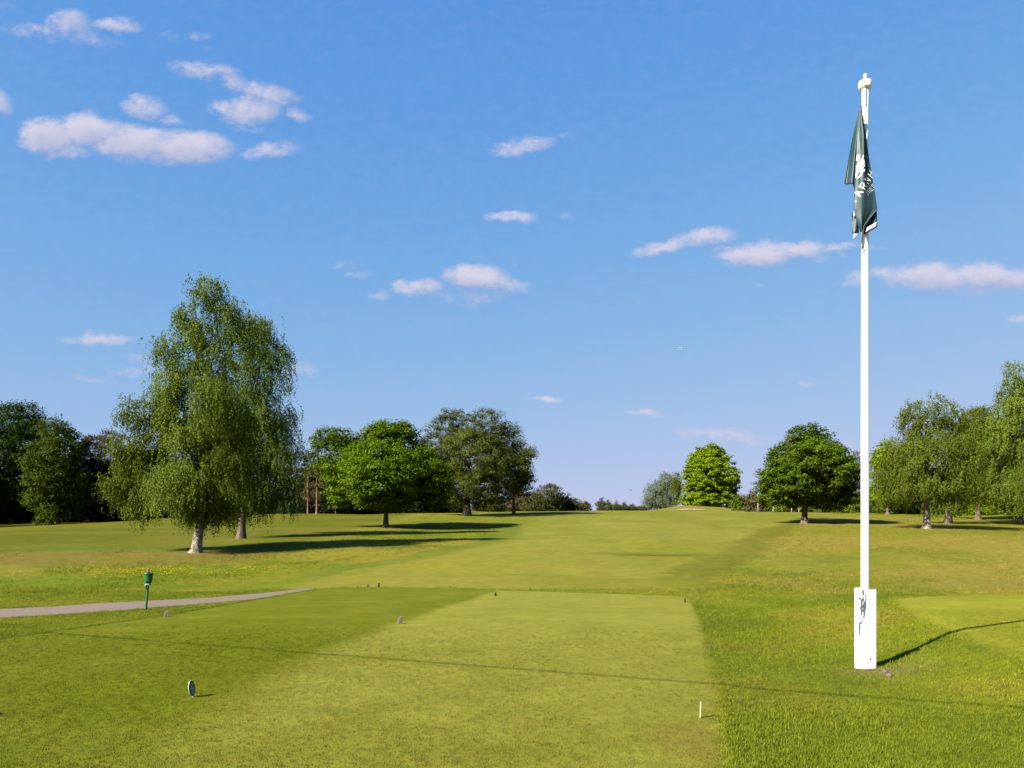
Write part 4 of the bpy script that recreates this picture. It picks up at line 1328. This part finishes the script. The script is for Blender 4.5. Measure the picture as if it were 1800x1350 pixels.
def flag():
    x0, z0 = flag_xz(1513, 186)
    root = empty("flag", (x0, FLAG_Y, z0), "limp dark green flag with white letters hanging from the pole", "flag")
    o0 = np.array((x0, FLAG_Y, z0))
    mat, t, b, out = new_mat("green_flag_cloth")
    tc = N(t, 'ShaderNodeTexCoord')
    nz = N(t, 'ShaderNodeTexNoise', in_Scale=9.0, in_Detail=4.0)
    L(t, tc.outputs['Object'], nz.inputs['Vector'])
    mx = N(t, 'ShaderNodeMix', data_type='RGBA'); mx.inputs['A'].default_value = (.0035, .018, .022, 1); mx.inputs['B'].default_value = (.006, .027, .032, 1)
    L(t, nz.outputs[0], mx.inputs['Factor']); L(t, mx.outputs['Result'], b.inputs['Base Color'])
    b.inputs['Roughness'].default_value = .5; b.inputs['Specular IOR Level'].default_value = .25; b.inputs['Sheen Weight'].default_value = .05
    hem = paint("hem_tape", (.40, .39, .42), .7, .2)

    def sheet(name, fn, nu, nv, m, parent, solid=.004):
        u, v = np.meshgrid(np.linspace(0, 1, nu), np.linspace(0, 1, nv))
        V = fn(u, v).reshape(-1, 3) - o0
        i = np.arange(nu - 1)[None] + (np.arange(nv - 1) * nu)[:, None]
        F = np.stack([i, i + 1, i + nu + 1, i + nu], -1).reshape(-1, 4)
        o = link(name, np_mesh(name, V, F, True), m, parent)
        s = o.modifiers.new('thick', 'SOLIDIFY'); s.thickness = solid; s.offset = 0
        return o

    def pix(px, py, d):
        k = FLAG_Y / FPX
        return np.stack([(px - 900) * k, d, EYE + (HOR - py) * k], -1)

    def front(u, v):
        py = 186 + v * 222
        l, r = front_edges(py)
        return pix(l + u * (r - l), py, front_depth(u, py))
    cloth = sheet("cloth", front, 40, 90, mat, root)

    def left_fold(u, v):          # the fold behind, out to the left
        py = 192 + v * (318 + 10 * u - 192)
        l = np.interp(py, [192, 230, 260, 290, 318, 330], [1511.3, 1503.6, 1498.2, 1493.0, 1488.2, 1489])
        r, _ = front_edges(py); r = r + 2.5
        return pix(l + u * (r - l), py, FLAG_Y + .05 + .035 * np.sin(u * 7 + .6) * np.minimum(1, v * 2) - .03 * u)
    sheet("back_fold", left_fold, 24, 50, mat, root)

    def lower_left(u, v):
        py = 368 + v * 42 - 3 * u
        l = np.interp(py, [366, 372, 390, 410], [1500.6, 1500.2, 1500.0, 1500.2]); r = np.interp(py, [366, 395, 407, 412], [1508, 1511, 1512.5, 1509])
        return pix(l + u * (r - l), py, FLAG_Y + .028 + .018 * np.sin(u * 5 + v * 3))
    sheet("lower_fold", lower_left, 12, 16, mat, root)

    def lower_right(u, v):
        py = 368 + v * 30 + (1 - u) * 12 * v
        l = np.interp(py, [366, 400, 412], [1536, 1522, 1520]); r = np.interp(py, [366, 400, 412], [1541.8, 1543.2, 1543])
        return pix(l + u * (r - l), py, FLAG_Y + .035 + .02 * np.sin(u * 4 + 1))
    sheet("lower_fold", lower_right, 14, 16, mat, root)

    def quad(name, pts, d0, d1, m, parent=root, n=6):
        pts = np.array(pts, float)

        def f(u, v):
            p = ((1 - u)[..., None] * (1 - v)[..., None] * pts[0] + u[..., None] * (1 - v)[..., None] * pts[1] + u[..., None] * v[..., None] * pts[2] + (1 - u)[..., None] * v[..., None] * pts[3])
            return pix(p[..., 0], p[..., 1], d0 + u * (d1 - d0))
        return sheet(name, f, n, n, m, parent)
    quad("hem", [(1524.5, 399.5), (1543.2, 388.5), (1542.0, 397.5), (1521.8, 408.2)], FLAG_Y + .004, FLAG_Y + .004, hem)
    quad("hem", [(1500.2, 410.5), (1509.6, 411.5), (1504.6, 416.0), (1500.2, 421.5)], FLAG_Y + .004, FLAG_Y + .008, hem)
    quad("hem", [(1499.8, 370.5), (1504.2, 371.5), (1506.6, 379.5), (1500.2, 381.0)], FLAG_Y + .004, FLAG_Y - .002, hem)
    # piping along the slanting lower edge
    E = [(1541.3, 369.0), (1536, 374.5), (1528, 384), (1520, 393.5), (1512.6, 407.0)]
    pts = []
    for (px, py) in E:
        l, r = front_edges(py); s = np.clip((px - l) / (r - l), 0, 1)
        pts.append(pix(np.array(px), np.array(py), front_depth(s, np.array(py)) - .006) - o0)
    seam = paint("seam", (.085, .105, .115), .7, .2)
    V, F = tube_np([(*a, .005, *b_, .005) for a, b_ in zip(pts, pts[1:])], 6); link("seam", np_mesh("seam", V, F, True), seam, root)

    # print: everything laid on the front sheet, 2 mm proud of the cloth
    white = paint("white_print", (.55, .56, .56), .6, .3, .03)
    pale = paint("pale_print", (.30, .33, .34), .6, .3, .03)

    def onto(P2):                  # pixel points -> on the sheet
        px, py = P2[:, 0], P2[:, 1]
        l, r = front_edges(py)
        s = np.clip((px - l) / (r - l), 0, 1)
        px = np.clip(px, l + .15, r - .15)
        return pix(px, py, front_depth(s, py) - .0055) - o0

    def print_poly(name, polys, m, parent=root):
        bm = bmesh.new()
        for poly in polys:
            vs = [bm.verts.new((p[0], p[1], 0)) for p in poly]
            bm.faces.new(vs)
        bmesh.ops.triangulate(bm, faces=bm.faces)
        for _ in range(2):
            bmesh.ops.subdivide_edges(bm, edges=[e for e in bm.edges if e.calc_length() > 1.2], cuts=1)
            bmesh.ops.triangulate(bm, faces=bm.faces)
        P2 = np.array([(v.co.x, v.co.y) for v in bm.verts])
        Q = onto(P2)
        for v, q in zip(bm.verts, Q): v.co = Vector(q)
        return bm_obj(name, bm, m, parent, False)
    Z = lambda pts: [(1470 + x / 6.133, 220 + y / 6.133) for x, y in pts]
    print_poly("emblem", [Z([(220, 322), (247, 328), (243, 360), (236, 385), (230, 396), (213, 386)]),
                          Z([(268, 346), (273, 350), (266, 385), (284, 408), (286, 440), (284, 470), (262, 476), (240, 490), (233, 520), (220, 548), (205, 575), (210, 500), (212, 440), (234, 402), (254, 390)]),
                          Z([(301, 482), (284, 496), (262, 497), (249, 515), (245, 540), (234, 560), (214, 580), (222, 588), (240, 575), (258, 555), (262, 530), (278, 522), (300, 522), (292, 508)])], white)

    def strokes(lines, w):
        polys = []
        for ln in lines:
            for a, b_ in zip(ln, ln[1:]):
                a = np.array(a, float); b_ = np.array(b_, float); d = b_ - a
                d = d / (np.linalg.norm(d) + 1e-9); n_ = np.array([-d[1], d[0]]) * w / 2; e = d * w * .35
                polys.append([tuple(a - n_ - e), tuple(b_ - n_ + e), tuple(b_ + n_ + e), tuple(a + n_ - e)])
        return polys
    GL = {'A': [[(0, 0), (.5, 1), (1, 0)], [(.22, .38), (.78, .38)]], 'R': [[(0, 0), (0, 1), (.6, 1), (.82, .86), (.82, .66), (.6, .5), (0, .5)], [(.4, .5), (.9, 0)]],
          'N': [[(0, 0), (0, 1), (.9, 0), (.9, 1)]], 'H': [[(0, 0), (0, 1)], [(.85, 0), (.85, 1)], [(0, .5), (.85, .5)]], 'T': [[(0, 1), (.9, 1)], [(.45, 1), (.45, 0)]],
          'E': [[(.75, 1), (0, 1), (0, 0), (.75, 0)], [(0, .5), (.6, .5)]], 'S': [[(.8, .85), (.6, 1), (.2, 1), (0, .8), (.15, .58), (.65, .45), (.8, .22), (.6, 0), (.2, 0), (0, .15)]],
          'y': [[(0, .7), (.4, .15)], [(.8, .7), (.25, -.3)]], 'o': [[(.4, .7), (.05, .5), (.1, .1), (.45, 0), (.75, .2), (.7, .6), (.4, .7)]]}

    def letters(txt, x, y, ang, hgt, wid, gap, w, m, name="letter"):
        ca, sa = math.cos(ang), math.sin(ang)
        for ch in txt:
            if ch != ' ':
                lines = [[(x + px_ * wid * ca - py_ * hgt * sa, y - (px_ * wid * sa + py_ * hgt * ca)) for px_, py_ in ln] for ln in GL[ch]]
                print_poly(name, strokes(lines, w), m)
            x += (wid + gap) * ca; y -= (wid + gap) * sa
    ang = math.radians(56)
    letters("ARNH", 1509.6, 348.0, ang, 11.4, 8.2, 6.1, 1.9, white)
    letters("THE", 1524.2, 345.6, math.radians(48), 7.0, 4.6, 1.9, 1.3, pale)
    letters("S", 1536.4, 330.8, math.radians(48), 7.0, 4.6, 1.9, 1.3, pale)
    letters("oy", 1519.2, 280.6, math.radians(40), 4.0, 3.0, 1.2, .8, pale)
    print_poly("dot", [Z([(196, 818), (204, 812), (213, 822), (210, 834), (200, 832)])], white)
    return root


def ball_washer():
    Y = 23.6
    x = (256.5 - 900) / FPX * Y
    z = gz(x, Y)
    root = empty("ball_washer", (x, Y, z), "green ball washer on a leaning green post by the path", "ball washer")
    green = paint("green_enamel", (.012, .115, .040), .35, .5, .10, 20)
    dgreen = paint("dark_green_enamel", (.010, .070, .030), .4, .5, .12, 20)
    black = paint("black_iron", (.012, .012, .013), .4, .5)
    k = Y / FPX
    lean = .085
    P = lambda h, dx=0.0, dy=0.0: Vector((lean * h + dx, dy, h))
    # post
    V, F = loft_np([P(-.1), P(.1), P(.5), P(.80)], [.034, .034, .033, .033], 12)
    link("post", np_mesh("post", V, F, True), green, root)
    # bracket and waste pipe below the drum
    bm = bmesh.new(); bm_box(bm, (lean * .78 - .05, -.06, .735), (lean * .78 + .055, .05, .775)); bm_box(bm, (lean * .8 - .035, -.045, .775), (lean * .8 + .045, .045, .81))
    bm_obj("bracket", bm, paint("worn_green", (.12, .20, .15), .45, .5), root, False, .006)
    bm = bmesh.new(); bm_lathe(bm, [(.045, .63), (.040, .66), (.034, .70), (.034, .80)], 14, (lean * .72 - .055, -.02, 0))
    bm_obj("drain_cup", bm, dgreen, root, True)
    # drum: a bucket wider at the top
    bm = bmesh.new(); c = (lean * .92, 0, 0)
    bm_lathe(bm, [(.070, .800), (.098, .825), (.108, .90), (.120, 1.00), (.130, 1.055), (.132, 1.06)], 28, c)
    bm_obj("drum", bm, green, root, True)
    bm = bmesh.new(); bm_lathe(bm, [(.138, 1.058), (.145, 1.062), (.145, 1.082), (.120, 1.096), (.050, 1.106)], 28, c)
    lid = bm_obj("lid", bm, dgreen, root, True)
    bm = bmesh.new(); bm_lathe(bm, [(.042, 1.104), (.040, 1.13), (.022, 1.138), (.015, 1.16), (.014, 1.168)], 14, c)
    bm_obj("spindle", bm, black, lid, True)
    bm = bmesh.new(); bmesh.ops.create_uvsphere(bm, u_segments=14, v_segments=8, radius=.030)
    for v in bm.verts: v.co = Vector((v.co.x + c[0] + .006, v.co.y, v.co.z * .9 + 1.192))
    bm_obj("knob", bm, black, lid, True)
    return root


def rough_block(name, px, py, Y, w, h, d, col, dark, label, cat, seed, group=None, wedge=.35, rz=.5):
    """a small stone-like tee marker with a slanted top and chipped sides."""
    x = (px - 900) / FPX * Y
    rng = np.random.default_rng(seed)
    bm = bmesh.new()
    bmesh.ops.create_cube(bm, size=1)
    bmesh.ops.subdivide_edges(bm, edges=bm.edges[:], cuts=3, use_grid_fill=True)
    for v in bm.verts:
        q = v.co.copy()
        q.z += .5
        taper = 1 - .28 * q.z
        top = q.z * (1 - wedge * (q.x + .5) * .0 - wedge * (.5 - q.x))
        v.co = Vector((q.x * w * taper, q.y * d * taper, top * h))
        v.co += Vector(rng.normal(0, .03, 3)) * w
        if q.z < .02: v.co.z = -.03
    m = paint(name + "_stone", col, .85, .2, .3, 26, .4)
    o = bm_obj(name, bm, m, None, False, .004)
    o.location = (x, Y, gz(x, Y)); o.rotation_euler = (0, 0, rz)
    tag(o, label, cat, group)
    return o


def plaque():
    # oval marker plate seen nearly edge on
    Y = 8.72
    x = (337.5 - 900) / FPX * Y
    root = empty("tee_marker", (x + .012, Y, gz(x, Y)), "oval black and white tee marker plate standing on the near tee", "tee marker")
    root.rotation_euler = (math.radians(-4), math.radians(-12), math.radians(80))
    hw, hh = .060, .088
    n = 40
    a = np.linspace(0, 2 * np.pi, n, endpoint=False)
    prof = [(np.cos(t) * hw, np.sin(t) * hh + .100) for t in a]

    def plate(name, s, y0, y1, m, parent):
        bm = bmesh.new()
        A = [bm.verts.new((p[0] * s, y0, (p[1] - .1) * s + .1)) for p in prof]
        B = [bm.verts.new((p[0] * s, y1, (p[1] - .1) * s + .1)) for p in prof]
        bm.faces.new(A); bm.faces.new(B[::-1])
        for i in range(n): bm.faces.new((A[i], A[(i + 1) % n], B[(i + 1) % n], B[i]))
        return bm_obj(name, bm, m, parent, False, .0015)
    white = paint("white_enamel", (.78, .77, .74), .45, .4, .06)
    face = paint("navy_face", (.018, .016, .040), .4, .5)
    plate("rim", 1.0, -.008, .000, paint("dull_white", (.40, .39, .38), .5, .3, .1), root)
    f = plate("face", .95, -.0115, -.008, face, root)
    # pale curled strokes of the mark on the face
    bm = bmesh.new()
    for k, (cx, cz, s, fl) in enumerate([(-.006, .142, .9, 1), (.004, .112, 1.15, -1), (-.004, .080, 1.1, 1), (.006, .050, .95, -1)]):
        pts = [(cx + fl * s * .030 * math.cos(q), cz + s * .017 * math.sin(q * 1.0)) for q in np.linspace(-2.4, 2.2, 14)]
        for p, q in zip(pts, pts[1:]):
            d = np.array(q) - np.array(p); d = d / np.linalg.norm(d); nn = np.array([-d[1], d[0]]) * .0044
            vs = [bm.verts.new((p[0] - nn[0], -.0135, p[1] - nn[1])), bm.verts.new((q[0] - nn[0], -.0135, q[1] - nn[1])), bm.verts.new((q[0] + nn[0], -.0135, q[1] + nn[1])), bm.verts.new((p[0] + nn[0], -.0135, p[1] + nn[1]))]
            bm.faces.new(vs)
    bm_obj("mark", bm, paint("worn_white", (.58, .58, .56), .5, .3, .2), f)
    bm = bmesh.new(); bm_lathe(bm, [(.010, -.05), (.010, .03)], 10)
    bm_obj("spike", bm, paint("spike_steel", (.3, .29, .28), .4, .5), root, True)
    return root


def small_things():
    plaque()
    # pale wooden stake at the tee's right edge
    Y = 7.62; x = (1230.6 - 900) / FPX * Y
    bm = bmesh.new(); bm_box(bm, (-.0064, -.018, -.05), (.0064, .018, .150))
    for v in bm.verts:
        if v.co.z > .1 and v.co.x > 0: v.co.z += .006
    o = bm_obj("wooden_stake", bm, paint("pale_wood", (.40, .34, .25), .7, .2, .25, 60), None, False, .0015)
    o.location = (x, Y, gz(x, Y)); o.rotation_euler = (math.radians(2), math.radians(2.5), -.235)
    tag(o, "thin pale wooden stake stuck in the tee's right edge", "stake")
    g = "small tee marker blocks"
    rough_block("tee_marker", 292, 1084, 19.3, .105, .150, .10, (.15, .125, .105), None, "pale grey wedge shaped block on the tee's left edge", "tee marker", 1, g, .28, .35)
    rough_block("tee_marker", 703, 1096, 17.5, .105, .160, .11, (.13, .10, .092), None, "mauve grey block in the middle of the tee", "tee marker", 2, g, .35, .3)
    rough_block("tee_marker", 871, 1048, 28.2, .07, .16, .07, (.030, .026, .018), None, "dark small block where the mowing stripes meet the tee's far edge", "tee marker", 3, g, .3, .2)
    rough_block("tee_marker", 1204, 1060, 24.6, .055, .150, .06, (.05, .045, .015), None, "dark thin block near the tee's far right corner", "tee marker", 4, g, .3, .2)
    rough_block("tee_marker", 666, 1030, 35.0, .10, .20, .10, (.045, .035, .03), None, "tallest dark block of three at the tee's far left corner", "tee marker", 5, g, .15, .1)
    rough_block("tee_marker", 647, 1030, 35.3, .09, .13, .09, (.10, .07, .035), None, "brown block, middle of three at the tee's far left corner", "tee marker", 6, g, .15, .1)
    rough_block("tee_marker", 629, 1030, 35.5, .08, .10, .09, (.09, .065, .03), None, "smallest brown block of three at the tee's far left corner", "tee marker", 7, g, .15, .1)
    # stones at the foot of the flagpole
    for i, (px, py, w, h, lab) in enumerate([(1556, 1181, .060, .045, "smaller mauve stone touching the flagpole's shadow"), (1563.5, 1188, .085, .060, "larger mauve brown stone in the grass by the flagpole")]):
        Y = EYE * FPX / (py - HOR); x = (px - 900) / FPX * Y
        rng = np.random.default_rng(20 + i)
        bm = bmesh.new(); bmesh.ops.create_icosphere(bm, subdivisions=3, radius=1)
        for v in bm.verts:
            n_ = v.co.normalized()
            r = 1 + .22 * (float(fbm(np.array([n_.x * 1.7 + 5 + i]), np.array([n_.y * 1.7 + n_.z * 2.1 + 3]), 3)[0]) - .5)
            v.co = Vector((n_.x * w * .62 * r, n_.y * w * .5 * r, n_.z * h * .6 * r + h * .28))
        o = bm_obj("stone", bm, paint("mauve_stone", (.13, .088, .074), .85, .2, .25, 30, .5), None, True)
        o.location = (x, Y, gz(x, Y)); o.rotation_euler = (0, 0, .6 * i)
        tag(o, lab, "stone", "stones by the flagpole")
    # pale posts on the crest between the two round trees
    bmk = None
    for i, (px, w, h, lab) in enumerate([(1332.5, .22, 1.75, "tall pale wooden post in front of the brown bush"), (1359.5, .22, 1.15, "pale wooden post midway between scraggy pine and domed maple"), (1391.5, .18, .85, "short pale wooden post under the domed maple's left boughs"), (1404.5, .18, .75, "shortest pale post just left of the domed maple's trunk")]):
        Y = 141.0; x = (px - 900) / FPX * Y
        bm = bmesh.new(); bm_lathe(bm, [(w / 2, -.2), (w / 2, h - .05), (w / 2 - .03, h)], 10)
        o = bm_obj("fence_post", bm, paint("weathered_post", (.27, .215, .14), .8, .2, .2, 8), None, True)
        o.location = (x, Y, gz(x, Y)); tag(o, lab, "post", "pale posts on the crest")
    # airliner far away, and a bird
    k = 8200.0
    c = at(1195.5, 611, k)
    root = empty("airliner", tuple(c), "tiny white airliner high in the clear sky", "aeroplane")
    root.rotation_euler = (0, 0, math.radians(12))
    wm = paint("aircraft_white", (.82, .82, .82), .3, .5, .02)
    V, F = loft_np([(-17, 0, 0), (-15.5, 0, 0), (-12, 0, 0), (0, 0, 0), (10, 0, 0), (16, 0, .9), (18.5, 0, 1.4)], [.2, 1.3, 2.0, 2.1, 2.0, 1.1, .3], 16)
    link("fuselage", np_mesh("fuselage", V, F, True), wm, root)

    def wing(name, pts, th):
        bm = bmesh.new()
        A = [bm.verts.new((p[0], p[1], p[2] - th)) for p in pts]; B = [bm.verts.new((p[0], p[1], p[2] + th)) for p in pts]
        bm.faces.new(A); bm.faces.new(B[::-1])
        for i in range(len(pts)): bm.faces.new((A[i], A[(i + 1) % len(pts)], B[(i + 1) % len(pts)], B[i]))
        bm_obj(name, bm, wm, root)
    for s in (-1, 1):
        wing("wing", [(-4, 1.6 * s, -.8), (2.5, 1.6 * s, -.8), (8.5, 17 * s, .4), (6.6, 17 * s, .4)], .18)
        wing("tailplane", [(13, .8 * s, 1), (16, .8 * s, 1), (18, 6 * s, 1.3), (16.6, 6 * s, 1.3)], .12)
    bm = bmesh.new()
    for y in (-.15, .15):
        pass
    A = [bm.verts.new((p[0], -.15, p[1])) for p in [(12, 1.6), (16.5, 1.6), (18.5, 7.5), (16.2, 7.5)]]; B = [bm.verts.new((v.co.x, .15, v.co.z)) for v in A]
    bm.faces.new(A); bm.faces.new(B[::-1])
    for i in range(4): bm.faces.new((A[i], A[(i + 1) % 4], B[(i + 1) % 4], B[i]))
    bm_obj("fin", bm, wm, root)
    # bird gliding over the crest: one body
    c = at(1108.5, 861.5, 125.0)
    V = []
    prof = [(-.17, .004), (-.13, .022), (-.06, .040), (.03, .042), (.10, .028), (.16, .016), (.25, .03)]
    V, F = loft_np([(p[0], 0, 0) for p in prof], [p[1] for p in prof], 10)
    bm = bmesh.new()
    vs = [bm.verts.new(v) for v in V]
    for f in F: bm.faces.new([vs[i] for i in f])
    for s in (-1, 1):
        pts = [(-.07, .02 * s, .01), (.07, .02 * s, .01), (.06, .17 * s, .07), (.09, .34 * s, .055), (.02, .30 * s, .06), (-.08, .16 * s, .075)]
        A = [bm.verts.new((p[0], p[1], p[2] - .004)) for p in pts]; B = [bm.verts.new((p[0], p[1], p[2] + .004)) for p in pts]
        bm.faces.new(A); bm.faces.new(B[::-1])
        for i in range(6): bm.faces.new((A[i], A[(i + 1) % 6], B[(i + 1) % 6], B[i]))
    o = bm_obj("bird", bm, paint("dark_plumage", (.02, .02, .022), .7, .2), None, True)
    o.location = tuple(c); o.rotation_euler = (math.radians(8), 0, math.radians(14))
    tag(o, "small dark bird flying low over the crest", "bird")


def overhead_cable():
    # a cable strung across behind the photographer: its thin shadow crosses the tee
    A0 = np.array((-10.5, 16.4)); B0 = np.array((2.4, 9.65))
    d = (B0 - A0) / np.linalg.norm(B0 - A0)
    hgt = 6.2
    back = np.array((SUN_DIR.x, SUN_DIR.y)) * (hgt / math.tan(SUN_EL))
    a = A0 + back - d * 24; b = B0 + back + d * 24
    root = empty("overhead_cable", (a[0], a[1], hgt), "dark cable strung overhead outside the frame, casting a thin shadow line", "cable")
    bm = bmesh.new()
    n = 24
    segs = []
    for i in range(n):
        p = a + (b - a) * i / n - a; q = a + (b - a) * (i + 1) / n - a
        s = lambda f: -.25 * 4 * f * (1 - f) + .18
        segs.append((p[0], p[1], s(i / n), CABLE_R, q[0], q[1], s((i + 1) / n), CABLE_R))
    V, F = tube_np(segs, 8)
    link("wire", np_mesh("wire", V, F, True), paint("cable_black", (.02, .02, .02), .6, .3), root)
    wood = paint("creosoted_wood", (.10, .07, .05), .85, .2, .2, 8)
    for p in (a, b):
        bm = bmesh.new(); bm_lathe(bm, [(.11, -.5), (.09, hgt + .3)], 12)
        o = bm_obj("utility_pole", bm, wood, None, True); o.location = (p[0], p[1], gz(*p))
        tag(o, "wooden pole outside the frame holding up the " + ("left" if p[0] < -10 else "right") + " end of the overhead cable", "pole")


CABLE_R = .017


def off_frame_box():
    # unseen low object of unknown kind, added left of frame to cast a shadow tip
    x, y = -5.52, 7.42
    root = empty("shadow_caster", (x, y, gz(x, y)), "low dark object added just outside the frame, its shadow tip showing", "shadow caster")
    m = paint("caster_green", (.02, .05, .03), .5, .4)
    bm = bmesh.new(); bm_lathe(bm, [(.10, -.02), (.12, .30), (.12, .36)], 20); bm_obj("caster_body", bm, m, root, True)
    bm = bmesh.new(); bm_lathe(bm, [(.13, .36), (.13, .38), (.06, .42)], 20); bm_obj("lid", bm, m, root, True)


flagpole(); flag(); ball_washer(); small_things(); overhead_cable(); off_frame_box()
